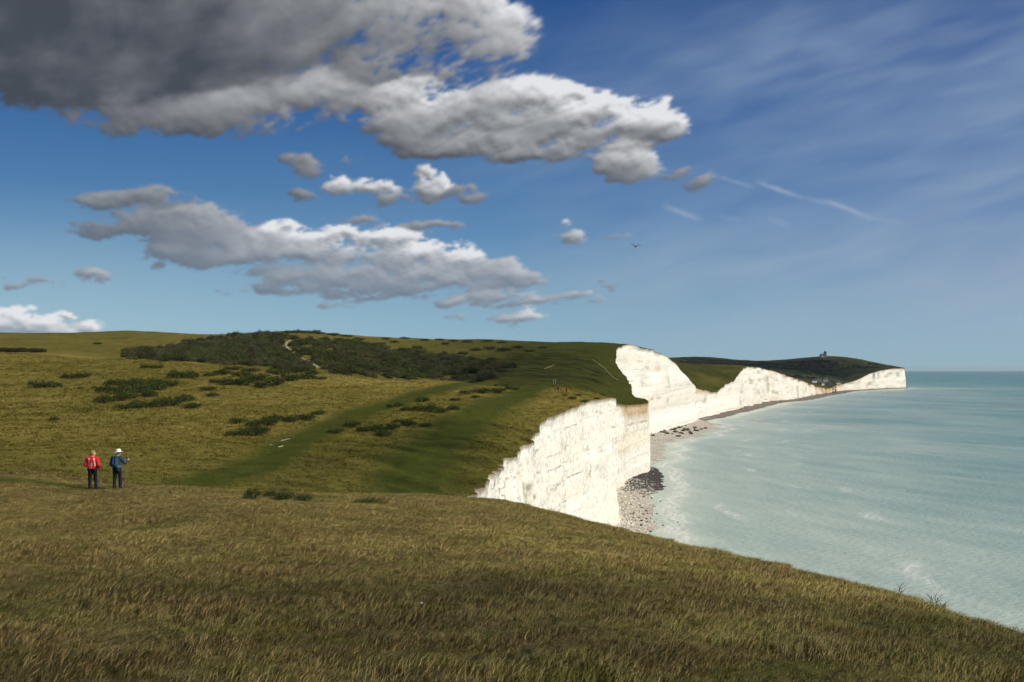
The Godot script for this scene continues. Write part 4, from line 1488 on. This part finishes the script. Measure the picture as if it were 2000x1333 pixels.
func build_lighthouse() -> void:
	var d := 2850.0
	var x := (1612.0 - 1000.0) / F * d
	var o := base("lighthouse", Vector3(x, ground(x, d) - 0.8, -d), 0.25)
	var stone := mat(Color(0.34, 0.325, 0.30), 0.9)
	var dark := mat(Color(0.04, 0.045, 0.055), 0.5)
	var t := put("tower", lathe([Vector2(5.0, 0), Vector2(4.2, 13.5), Vector2(5.0, 13.6), Vector2(5.0, 14.4), Vector2(0.0, 14.4)]), stone, o)
	put("gallery_rail", lathe([Vector2(4.9, 14.4), Vector2(4.9, 15.5), Vector2(4.7, 15.5), Vector2(4.7, 14.4)]), dark, t)
	var l := put("lantern_room", lathe([Vector2(2.4, 14.4), Vector2(2.4, 17.2), Vector2(2.8, 17.3), Vector2(1.4, 18.9), Vector2(0.3, 19.4), Vector2(0.25, 20.8), Vector2(0, 20.9)]), dark, o)
	l.position.y = 0.01
	var h := put("house", box_mesh(Vector3(-15, 0, -5), Vector3(-3.5, 7.5, 5)), stone, o)
	var r := put("roof", gable_mesh(10, 11.5, 3.0, 0.4), dark, o)
	r.position = Vector3(-9.2, 7.51, 0)
	var c := put("chimney", box_mesh(Vector3(-0.7, -1, -0.6), Vector3(0.7, 2.6, 0.6)), stone, r)
	c.position = Vector3(-3.5, 2.4, 0)
	for k in 3:
		var w := put("window", box_mesh(Vector3(-0.6, 0, -0.05), Vector3(0.6, 1.6, 0.08)), dark, h)
		w.position = Vector3(-13.0 + 3.2 * k, 3.6, 5.02)
	for k in 2:
		var w := put("window", box_mesh(Vector3(-0.45, 0, -0.05), Vector3(0.45, 1.4, 0.3)), dark, t)
		w.position = Vector3(0, 4.0 + 5.0 * k, 4.65 - 0.3 * k)
	tag(o, "squat stone lighthouse with lantern and attached house on the far hilltop", "lighthouse")


func build_posts() -> void:
	var pale := mat(Color(0.33, 0.31, 0.25), 0.9)
	var dark := mat(Color(0.06, 0.05, 0.04), 0.9)
	for g in [[1081, 748.0, 2.0, "weathered pale wooden post with a sloped top beside the dark gate"], [1085.3, 748.5, 2.35, "taller pale wooden post next to the sloped-top post on the green down"]]:
		var d := hit(g[0], g[1], 400.0)
		var x: float = (g[0] - 1000.0) / F * d
		var o := base("wooden_post", Vector3(x, ground(x, d) - 0.15, -d))
		var vs := PackedVector3Array()
		var cs := PackedColorArray()
		box(vs, cs, Vector3(-0.16, 0, -0.16), Vector3(0.16, g[2], 0.16))
		put("post", tri_mesh(vs, cs), pale, o)
		var cap := put("cap", gable_mesh(0.34, 0.34, 0.14, 0.02), pale, o)
		cap.position.y = g[2] + 0.002
		tag(o, g[3], "post")
	var d := hit(1090, 749, 400.0)
	var x := (1090.0 - 1000.0) / F * d
	var o := base("gate", Vector3(x, ground(x, d) - 0.1, -d), 0.1)
	for k in 4: put("rail", box_mesh(Vector3(-1.3, 0.30 + k * 0.26, -0.04), Vector3(1.3, 0.42 + k * 0.26, 0.04)), dark, o)
	for s in [-1.36, 1.36]: put("gate_post", box_mesh(Vector3(s - 0.055, 0, -0.07), Vector3(s + 0.055, 1.4, 0.07)), dark, o)
	tag(o, "low dark field gate beside two pale posts on the green down", "gate")


func build_edge_plants() -> void:
	# dead stalks and a bared lump of chalky soil at the lip of the near cliff
	var stalk := mat(Color(0.055, 0.04, 0.025), 0.95, true)
	for g in [[1824, 1193, 17.0, 4, 0.22, "dead dark thistle stalks standing at the lip of the near cliff"], [1841, 1197, 16.6, 3, 0.15, "short broken dead stalks beside the bare soil at the cliff lip"], [1768, 1165, 18.2, 3, 0.14, "pair of thin dry stalks on the grassy cliff lip"]]:
		var x: float = minf((g[0] - 1000.0) / F * g[2], edge_x(g[2]) - 0.06)
		var o := base("dead_thistle", Vector3(x, ground(x, g[2]) - 0.01, -g[2]))
		for k in g[3]:
			var vs := PackedVector3Array()
			var cs := PackedColorArray()
			var h: float = g[4] * rng.randf_range(0.7, 1.2)
			var p := Vector3(rng.randf_range(-0.06, 0.06), 0, rng.randf_range(-0.05, 0.05))
			var q := p + Vector3(rng.randf_range(-0.05, 0.08), h, 0)
			limb(vs, cs, p, q, 0.007, 0.003, Color.WHITE)
			for b in 3:
				var m := p.lerp(q, rng.randf_range(0.4, 0.95))
				limb(vs, cs, m, m + Vector3(rng.randf_range(-0.1, 0.12), rng.randf_range(0.03, 0.1), rng.randf_range(-0.05, 0.05)), 0.004, 0.002, Color.WHITE)
			put("stalk", tri_mesh(vs, cs), stalk, o)
		tag(o, g[5], "dead plant")

# ---------------------------------------------------------------- people and the gull

func flesh(bones: Array, cell: float, k: float, tint: Callable) -> ArrayMesh:
	# tapered capsules joined by a smooth minimum, meshed as surface nets; a bone is [a, b, ra, rb, colour]
	var lo := Vector3.ONE * 1e6
	var hi := -lo
	for b in bones:
		var r := maxf(b[2], b[3]) + k + cell * 2.0
		for p in [b[0], b[1]]:
			lo = lo.min(p - Vector3.ONE * r)
			hi = hi.max(p + Vector3.ONE * r)
	var nx := int((hi.x - lo.x) / cell) + 2
	var ny := int((hi.y - lo.y) / cell) + 2
	var nz := int((hi.z - lo.z) / cell) + 2
	var f := PackedFloat32Array()
	f.resize(nx * ny * nz)
	f.fill(1.0)
	var who := PackedInt32Array()
	who.resize(nx * ny * nz)
	var best := PackedFloat32Array()
	best.resize(nx * ny * nz)
	best.fill(1.0)
	for bi in bones.size():
		var b: Array = bones[bi]
		var a: Vector3 = b[0]
		var ab: Vector3 = b[1] - a
		var l2 := maxf(ab.length_squared(), 1e-9)
		var reach := maxf(b[2], b[3]) + k + cell * 2.0
		var s: Vector3 = (a.min(b[1]) - Vector3.ONE * reach - lo) / cell
		var e: Vector3 = (a.max(b[1]) + Vector3.ONE * reach - lo) / cell
		for z in range(maxi(0, int(s.z)), mini(nz, int(e.z) + 1)):
			for y in range(maxi(0, int(s.y)), mini(ny, int(e.y) + 1)):
				for x in range(maxi(0, int(s.x)), mini(nx, int(e.x) + 1)):
					var p := lo + Vector3(x, y, z) * cell - a
					var h := clampf(p.dot(ab) / l2, 0.0, 1.0)
					var d: float = (p - ab * h).length() - lerpf(b[2], b[3], h)
					var i := (z * ny + y) * nx + x
					if d < best[i]:
						best[i] = d
						who[i] = bi
					var o := f[i]
					var m := maxf(k - absf(o - d), 0.0) / k
					f[i] = minf(o, d) - m * m * k * 0.25
	var at := {}
	var vs := PackedVector3Array()
	var cs := PackedColorArray()
	var ns := PackedVector3Array()
	var off := [0, 1, nx, nx + 1, nx * ny, nx * ny + 1, nx * ny + nx, nx * ny + nx + 1]
	for z in nz - 1:
		for y in ny - 1:
			for x in nx - 1:
				var i := (z * ny + y) * nx + x
				if absf(f[i]) > cell * 2.5: continue
				var inside := 0
				for o in off:
					if f[i + o] < 0.0: inside += 1
				if inside == 0 or inside == 8: continue
				var sum := Vector3.ZERO
				var n := 0
				for e in [[0, 1], [2, 3], [4, 5], [6, 7], [0, 2], [1, 3], [4, 6], [5, 7], [0, 4], [1, 5], [2, 6], [3, 7]]:
					var fa := f[i + off[e[0]]]
					var fb := f[i + off[e[1]]]
					if (fa < 0.0) != (fb < 0.0):
						var t := fa / (fa - fb)
						var pa := Vector3(e[0] & 1, (e[0] >> 1) & 1, e[0] >> 2)
						var pb := Vector3(e[1] & 1, (e[1] >> 1) & 1, e[1] >> 2)
						sum += pa.lerp(pb, t)
						n += 1
				var q := lo + (Vector3(x, y, z) + sum / n) * cell
				at[i] = vs.size()
				vs.append(q)
				ns.append(Vector3(f[i + 1] + f[i + off[3]] + f[i + off[5]] + f[i + off[7]] - f[i] - f[i + off[2]] - f[i + off[4]] - f[i + off[6]], f[i + off[2]] + f[i + off[3]] + f[i + off[6]] + f[i + off[7]] - f[i] - f[i + 1] - f[i + off[4]] - f[i + off[5]], f[i + off[4]] + f[i + off[5]] + f[i + off[6]] + f[i + off[7]] - f[i] - f[i + 1] - f[i + off[2]] - f[i + off[3]]).normalized())
				cs.append(tint.call(q, bones[who[i]][4]))
	var ix := PackedInt32Array()
	for i in at:
		for ax in 3:
			var st: int = [1, nx, nx * ny][ax]
			var s1: int = [nx, nx * ny, 1][ax]
			var s2: int = [nx * ny, 1, nx][ax]
			if (f[i] < 0.0) == (f[i + st] < 0.0): continue
			if not (at.has(i - s1) and at.has(i - s2) and at.has(i - s1 - s2)): continue
			var q := [at[i], at[i - s1], at[i - s1 - s2], at[i - s2]]
			if f[i] < 0.0: q = [q[0], q[3], q[2], q[1]]
			ix.append_array(PackedInt32Array([q[0], q[1], q[2], q[0], q[2], q[3]]))
	var ar := []
	ar.resize(Mesh.ARRAY_MAX)
	ar[Mesh.ARRAY_VERTEX] = vs
	ar[Mesh.ARRAY_NORMAL] = ns
	ar[Mesh.ARRAY_COLOR] = cs
	ar[Mesh.ARRAY_INDEX] = ix
	var m := ArrayMesh.new()
	m.add_surface_from_arrays(Mesh.PRIMITIVE_TRIANGLES, ar)
	return m


func plain_tint(_p: Vector3, c: Color) -> Color:
	return c


func hand_bones(wrist: Vector3, dir: Vector3, out: Vector3, curl: float, c: Color) -> Array:
	# palm, four unequal fingers with a bend, and a thumb from the side of the palm
	var b := []
	var side := dir.cross(out).normalized()
	var knuckle := wrist + dir * 0.085
	b.append([wrist, knuckle + side * 0.022, 0.024, 0.018, c])
	b.append([wrist, knuckle - side * 0.022, 0.024, 0.018, c])
	for i in 4:
		var l: float = [0.070, 0.080, 0.074, 0.058][i]
		var k := knuckle + side * (0.031 - 0.021 * i)
		var d1 := (dir * cos(curl * 0.6) + out * sin(curl * 0.6)).normalized()
		var d2 := (dir * cos(curl * 1.7) + out * sin(curl * 1.7)).normalized()
		b.append([k, k + d1 * l * 0.5, 0.0095, 0.009, c])
		b.append([k + d1 * l * 0.5, k + d1 * l * 0.5 + d2 * l * 0.5, 0.009, 0.0075, c])
	var th := wrist + dir * 0.03 + side * 0.026
	var tm := th + (dir * 0.6 + side * 0.7 + out * 0.4).normalized() * 0.04
	b.append([th, tm, 0.013, 0.010, c])
	b.append([tm, tm + (dir * 0.8 + out * 0.7).normalized() * 0.03, 0.010, 0.008, c])
	return b


# joints of a figure that looks along -Z; every place in metres above its own feet
func figure(called: String, at: Vector3, turn: float, j: Dictionary, look: Dictionary, cell: float, label: String) -> Node3D:
	var o := base(called, at, turn)
	var skin := Color(0.55, 0.33, 0.23)
	var m := mat(Color.WHITE, 0.75, true)
	var body := []
	var hc: Vector3 = j.head
	var nd: Vector3 = j.face  # where the face points
	var ear := nd.cross(Vector3.UP).normalized()
	# one body: head with brow, nose, chin and ears; trunk; limbs
	body.append([hc + Vector3(0, 0.035, 0) - nd * 0.012, hc + Vector3(0, 0.0, 0) + nd * 0.012, 0.088, 0.085, skin])
	body.append([hc + nd * 0.03 - Vector3(0, 0.05, 0), hc + nd * 0.055 - Vector3(0, 0.085, 0), 0.062, 0.035, skin])
	body.append([hc + nd * 0.092 + Vector3(0, 0.01, 0), hc + nd * 0.112 - Vector3(0, 0.022, 0), 0.010, 0.015, skin])
	body.append([hc + nd * 0.084 - Vector3(0, 0.055, 0) - ear * 0.02, hc + nd * 0.084 - Vector3(0, 0.055, 0) + ear * 0.02, 0.010, 0.010, Color(0.42, 0.18, 0.14)])
	for s in [-1.0, 1.0]:
		body.append([hc + ear * 0.087 * s + Vector3(0, 0.015, 0), hc + ear * 0.09 * s - Vector3(0, 0.025, 0), 0.016, 0.012, skin])
		body.append([hc + nd * 0.086 + ear * 0.032 * s + Vector3(0, 0.012, 0), hc + nd * 0.088 + ear * 0.034 * s + Vector3(0, 0.012, 0), 0.009, 0.009, Color(0.05, 0.04, 0.03)])
	body.append([hc - Vector3(0, 0.07, 0), j.neck, 0.056, 0.062, skin])
	body.append([j.neck, j.chest, 0.07, 0.11, skin])
	body.append([j.chest, j.hips, 0.12, 0.12, skin])
	for s in [["l", -1.0], ["r", 1.0]]:
		body.append([j.chest + Vector3(0, 0.10, 0), j[s[0] + "_shoulder"], 0.08, 0.055, skin])
		body.append([j[s[0] + "_shoulder"], j[s[0] + "_elbow"], 0.050, 0.040, skin])
		body.append([j[s[0] + "_elbow"], j[s[0] + "_wrist"], 0.040, 0.028, skin])
		body.append([j[s[0] + "_hip"], j[s[0] + "_knee"], 0.080, 0.052, skin])
		body.append([j[s[0] + "_knee"], j[s[0] + "_ankle"], 0.052, 0.036, skin])
		body.append([j[s[0] + "_ankle"], j[s[0] + "_ankle"] + Vector3(0, -0.03, -0.1), 0.036, 0.03, skin])
		if cell < 0.03:
			var w: Vector3 = j[s[0] + "_wrist"]
			var dir: Vector3 = (w - j[s[0] + "_elbow"]).normalized()
			body.append_array(hand_bones(w, dir, j.get(s[0] + "_palm", Vector3(-s[1], 0, 0)), j.get(s[0] + "_curl", 0.7), skin))
	put("body", flesh(body, cell * 0.8, 0.035, plain_tint), m, o)
	# clothes over it
	var jc: Color = look.jacket
	var coat := []
	for s in [-1.0, 1.0]:
		coat.append([j.chest + Vector3(s * 0.075, 0.05, 0.01), j.hips + Vector3(s * 0.075, 0.10, 0.0), 0.125, 0.122, jc])
		coat.append([j.hips + Vector3(s * 0.075, 0.10, 0.0), j.hips + Vector3(s * 0.080, -0.06, 0.0), 0.122, 0.125, jc])
	coat.append([j.chest + Vector3(0, 0.08, 0), j.neck + Vector3(0, 0.005, 0), 0.13, 0.075, jc])
	for s in ["l", "r"]:
		coat.append([j.chest + Vector3(0, 0.10, 0), j[s + "_shoulder"], 0.10, 0.085, jc])
		coat.append([j[s + "_shoulder"], j[s + "_elbow"], 0.083, 0.068, jc])
		coat.append([j[s + "_elbow"], j[s + "_elbow"].lerp(j[s + "_wrist"], 0.96), 0.068, 0.050, jc])
	put("jacket", flesh(coat, cell, 0.05, look.tint if look.has("tint") else plain_tint), m, o)
	var pc: Color = look.trousers
	var legs := []
	for s in ["l", "r"]:
		legs.append([j.hips + Vector3(0, -0.03, 0), j[s + "_hip"], 0.125, 0.115, pc])
		legs.append([j[s + "_hip"], j[s + "_knee"], 0.108, 0.074, pc])
		legs.append([j[s + "_knee"], j[s + "_ankle"].lerp(j[s + "_knee"], 0.02), 0.074, 0.066, pc])
	put("trousers", flesh(legs, cell, 0.03, look.leg_tint if look.has("leg_tint") else plain_tint), m, o)
	for s in ["l", "r"]:
		var a: Vector3 = j[s + "_ankle"]
		put("boot", flesh([[a, a + Vector3(0, -0.04, 0.01), 0.055, 0.05, look.boots], [a + Vector3(0, -0.045, 0.03), a + Vector3(0, -0.05, -0.14), 0.042, 0.036, look.boots]], maxf(cell * 0.7, 0.012), 0.03, plain_tint), m, o)
	if look.has("hair"):
		var hb := [[hc + Vector3(0, 0.05, 0) - nd * 0.02, hc + Vector3(0, 0.01, 0) - nd * 0.045, 0.097, 0.088, look.hair], [hc - nd * 0.05, hc - nd * 0.058 - Vector3(0, 0.075, 0), 0.078, 0.055, look.hair], [hc + ear * 0.062 + Vector3(0, 0.03, 0) - nd * 0.02, hc + ear * 0.07 - Vector3(0, 0.05, 0) - nd * 0.025, 0.045, 0.032, look.hair], [hc - ear * 0.062 + Vector3(0, 0.03, 0) - nd * 0.02, hc - ear * 0.07 - Vector3(0, 0.05, 0) - nd * 0.025, 0.045, 0.032, look.hair]]
		put("hair", flesh(hb, cell * 0.7, 0.02, func(p: Vector3, c: Color) -> Color: return c * (1.0 + 0.5 * n1.get_noise_3dv(p * 30.0))), m, o)
	if look.has("hat"):
		var h := put("hat", lathe([Vector2(0.0, 0.125), Vector2(0.05, 0.122), Vector2(0.085, 0.105), Vector2(0.102, 0.06), Vector2(0.108, 0.0), Vector2(0.14, -0.012), Vector2(0.185, 0.005 - 0.02), Vector2(0.187, -0.022), Vector2(0.14, -0.022), Vector2(0.10, -0.012)], 24), mat(look.hat, 0.9), o)
		h.position = hc + Vector3(0, 0.055, 0) - nd * 0.005
		h.rotation = Vector3(0.0, 0.0, 0.12)
		h.scale = Vector3(1.15, 1.0, 1.0)
	tag(o, label, "person")
	return o


func pole(o_at: Vector3, top: Vector3, tip: Vector3, label: String, white_wrap: bool) -> void:
	var o := base("trekking_pole", o_at)
	var vs := PackedVector3Array()
	var cs := PackedColorArray()
	limb(vs, cs, tip, tip.lerp(top, 0.52), 0.007, 0.008, Color(0.12, 0.12, 0.12), 8)
	limb(vs, cs, tip.lerp(top, 0.52), top, 0.009, 0.010, Color(0.16, 0.16, 0.16), 8)
	put("shaft", tri_mesh(vs, cs), mat(Color.WHITE, 0.4, true), o)
	vs = PackedVector3Array()
	cs = PackedColorArray()
	var g0 := top.lerp(tip, 0.11)
	limb(vs, cs, g0, top, 0.017, 0.021, Color(0.04, 0.04, 0.04), 8)
	put("grip", tri_mesh(vs, cs), mat(Color.WHITE, 0.8, true), o)
	vs = PackedVector3Array()
	cs = PackedColorArray()
	var bk := tip.lerp(top, 0.06)
	limb(vs, cs, bk - Vector3(0, 0.005, 0), bk + Vector3(0, 0.005, 0), 0.04, 0.04, Color(0.05, 0.05, 0.05), 10)
	put("basket", tri_mesh(vs, cs), mat(Color.WHITE, 0.6, true), o)
	if white_wrap:
		vs = PackedVector3Array()
		cs = PackedColorArray()
		var a := tip.lerp(top, 0.56)
		limb(vs, cs, a, a.lerp(top, 0.16), 0.020, 0.014, Color(0.75, 0.75, 0.72), 8)
		put("wrapping", tri_mesh(vs, cs), mat(Color.WHITE, 0.7, true), o)
	tag(o, label, "trekking pole")


func stance(lean: float) -> Dictionary:
	return {
		"head": Vector3(0.0, 1.59, -0.02 + lean), "face": Vector3(0.55, 0.02, -0.83).normalized(), "neck": Vector3(0, 1.43, 0.0 + lean), "chest": Vector3(0, 1.24, 0.02), "hips": Vector3(0, 0.92, 0.0),
		"l_shoulder": Vector3(-0.195, 1.36, 0.01), "r_shoulder": Vector3(0.195, 1.36, 0.01), "l_elbow": Vector3(-0.27, 1.08, 0.05), "r_elbow": Vector3(0.27, 1.08, 0.05), "l_wrist": Vector3(-0.22, 0.88, -0.12), "r_wrist": Vector3(0.24, 0.86, -0.10),
		"l_hip": Vector3(-0.09, 0.88, 0), "r_hip": Vector3(0.09, 0.88, 0), "l_knee": Vector3(-0.115, 0.48, -0.02), "r_knee": Vector3(0.12, 0.48, -0.05), "l_ankle": Vector3(-0.125, 0.085, 0.03), "r_ankle": Vector3(0.14, 0.085, -0.03),
	}


func jacket_red(p: Vector3, c: Color) -> Color:
	# grey and white panels run down from the shoulders over the back and sleeves; dark left sleeve lining
	if p.y > 1.02 and p.y < 1.40:
		var c2 := 0.105 + (1.40 - p.y) * 0.16
		var off := absf(p.x) - c2
		if off > -0.028 and off < 0.012: return Color(0.62, 0.62, 0.62)
		if off >= 0.012 and off < 0.05 and p.y < 1.3: return Color(0.045, 0.05, 0.06)
	return c


func build_people() -> void:
	# walker in red
	var d := 43.2
	var x := (180.0 - 1000.0) / F * d
	var g := Vector3(x, ground(x, d), -d)
	var j := stance(0.02)
	j.head = Vector3(0.03, 1.60, 0.0)
	j.face = Vector3(0.85, 0.05, -0.53).normalized()
	j.l_elbow = Vector3(-0.285, 1.10, 0.02)
	j.l_wrist = Vector3(-0.20, 0.97, -0.20)
	j.r_elbow = Vector3(0.275, 1.09, 0.06)
	j.r_wrist = Vector3(0.255, 0.90, -0.12)
	j.r_palm = Vector3(-0.3, 0, -1)
	j.r_curl = 1.3
	j.hips = Vector3(-0.02, 0.92, -0.02)
	j.l_ankle = Vector3(-0.10, 0.085, 0.05)
	j.r_ankle = Vector3(0.13, 0.085, -0.06)
	figure("person", g, 0.10, j, {"jacket": Color(0.62, 0.018, 0.03), "tint": jacket_red, "trousers": Color(0.010, 0.011, 0.016), "boots": Color(0.02, 0.018, 0.015), "hair": Color(0.33, 0.21, 0.10), "leg_tint": func(p: Vector3, c: Color) -> Color: return Color(0.014, 0.015, 0.040) if p.x > 0.02 and p.y < 0.56 else c}, 0.021, "person in a red jacket with grey shoulder panels and dark trousers, head turned aside")
	pole(g, Vector3(0.28, 0.98, -0.20), Vector3(0.40, 0.0, -0.12), "thin dark trekking pole held beside the walker in red", true)
	# walker with the pack
	d = 43.4
	x = (228.0 - 1000.0) / F * d
	g = Vector3(x, ground(x, d), -d)
	j = stance(0.0)
	j.head = Vector3(0.05, 1.60, -0.03)
	j.face = Vector3(0.80, 0.0, -0.60).normalized()
	j.r_elbow = Vector3(0.33, 1.15, -0.06)
	j.r_wrist = Vector3(0.34, 1.24, -0.27)
	j.r_palm = Vector3(-0.2, 0.6, -0.7)
	j.r_curl = 1.3
	j.l_elbow = Vector3(-0.27, 1.09, 0.03)
	j.l_wrist = Vector3(-0.18, 0.98, -0.20)
	figure("person", g, -0.12, j, {"jacket": Color(0.030, 0.050, 0.085), "trousers": Color(0.012, 0.013, 0.020), "boots": Color(0.02, 0.018, 0.015), "hat": Color(0.72, 0.76, 0.78), "leg_tint": func(p: Vector3, c: Color) -> Color: return Color(0.012, 0.014, 0.045) if p.x > 0.0 and p.y < 0.50 else c}, 0.021, "person in a pale brimmed hat and dark blue jacket, a pack on the back")
	pole(g, Vector3(0.36, 1.30, -0.30), Vector3(0.26, 0.0, -0.16), "trekking pole in the raised hand of the walker with the hat", false)
	pole(g, Vector3(0.31, 1.15, -0.36), Vector3(0.20, 0.0, -0.26), "second trekking pole slanting before the walker with the hat", false)
	# the pack
	var pk := base("backpack", g + Vector3(0, 0, 0), -0.12)
	var m := mat(Color.WHITE, 0.85, true)
	var navy := Color(0.022, 0.045, 0.075)
	var blue := Color(0.012, 0.050, 0.30)
	var teal := Color(0.030, 0.080, 0.090)
	put("pack_bag", flesh([[Vector3(-0.06, 1.36, 0.19), Vector3(-0.065, 1.06, 0.21), 0.09, 0.10, navy], [Vector3(0.06, 1.36, 0.19), Vector3(0.065, 1.06, 0.21), 0.09, 0.10, navy]], 0.017, 0.05, func(p: Vector3, c: Color) -> Color: return teal if p.x > 0.06 or p.y < 1.02 else c), m, pk)
	put("pocket", flesh([[Vector3(-0.035, 1.30, 0.265), Vector3(-0.04, 1.14, 0.285), 0.045, 0.05, blue]], 0.014, 0.02, plain_tint), m, pk)
	put("lid", flesh([[Vector3(-0.10, 1.43, 0.19), Vector3(0.10, 1.43, 0.19), 0.075, 0.075, teal]], 0.016, 0.02, plain_tint), m, pk)
	put("hip_belt", flesh([[Vector3(-0.20, 1.00, 0.05), Vector3(-0.06, 0.98, 0.21), 0.035, 0.045, teal], [Vector3(0.20, 1.00, 0.05), Vector3(0.06, 0.98, 0.21), 0.035, 0.045, Color(0.10, 0.16, 0.18)]], 0.015, 0.02, plain_tint), m, pk)
	for s in [-1.0, 1.0]:
		var st := flesh([[Vector3(0.11 * s, 1.45, 0.11), Vector3(0.135 * s, 1.46, -0.03), 0.026, 0.026, navy], [Vector3(0.135 * s, 1.46, -0.03), Vector3(0.15 * s, 1.25, -0.12), 0.026, 0.022, navy]], 0.015, 0.02, plain_tint)
		put("shoulder_strap", st, m, pk)
	tag(pk, "navy and teal backpack with bright blue pocket on the hatted walker", "backpack")
	# two far walkers on the brow
	for q in [[1090.5, 765.0, -0.2, Color(0.26, 0.035, 0.035), "distant walker in a dull red jacket on the cliff-top brow, beside a brighter one"], [1106.5, 766.2, 0.15, Color(0.42, 0.012, 0.012), "distant walker in a bright red jacket on the cliff-top brow"]]:
		d = hit(q[0], q[1], 100.0)
		x = (q[0] - 1000.0) / F * d
		j = stance(0.0)
		j.l_ankle = Vector3(-0.07, 0.085, 0.16)
		j.r_ankle = Vector3(0.07, 0.085, -0.14)
		j.r_knee = Vector3(0.09, 0.48, -0.12)
		figure("person", Vector3(x, ground(x, d), -d), q[2], j, {"jacket": q[3], "trousers": Color(0.012, 0.010, 0.012), "boots": Color(0.02, 0.018, 0.015), "hair": Color(0.03, 0.02, 0.015)}, 0.04, q[4])


func build_gull() -> void:
	var at := sight(1242, 482, 96.0)
	var o := base("gull", at, 0.35)
	var c := Color(0.16, 0.14, 0.12)
	var bones := [
		[Vector3(0, 0, -0.14), Vector3(0, -0.01, 0.10), 0.055, 0.060, c], [Vector3(0, -0.01, 0.10), Vector3(0, 0.005, 0.27), 0.055, 0.018, c], [Vector3(0, 0.015, -0.15), Vector3(0, 0.03, -0.215), 0.042, 0.036, Color(0.30, 0.28, 0.25)], [Vector3(0, 0.025, -0.24), Vector3(0, 0.012, -0.29), 0.012, 0.006, Color(0.22, 0.16, 0.04)],
		[Vector3(-0.03, 0.005, 0.25), Vector3(-0.06, 0.005, 0.36), 0.014, 0.010, c], [Vector3(0.03, 0.005, 0.25), Vector3(0.06, 0.005, 0.36), 0.014, 0.010, c],
	]
	for s in [-1.0, 1.0]:
		# raised inner wing, level outer wing, tapering to the tip
		for k in 3:
			var z: float = -0.09 + 0.055 * k
			bones.append([Vector3(0.04 * s, 0.03, z), Vector3(0.24 * s, 0.165 + 0.01 * k, z - 0.02), 0.020, 0.015, c])
			bones.append([Vector3(0.24 * s, 0.165 + 0.01 * k, z - 0.02), Vector3(0.64 * s, 0.19 + (0.03 if s < 0 else -0.02), 0.03 + 0.015 * k), 0.015, 0.008, c])
	put("body", flesh(bones, 0.012, 0.03, plain_tint), mat(Color.WHITE, 0.8, true), o)
	tag(o, "brown gull gliding with raised wings against the blue sky", "bird")
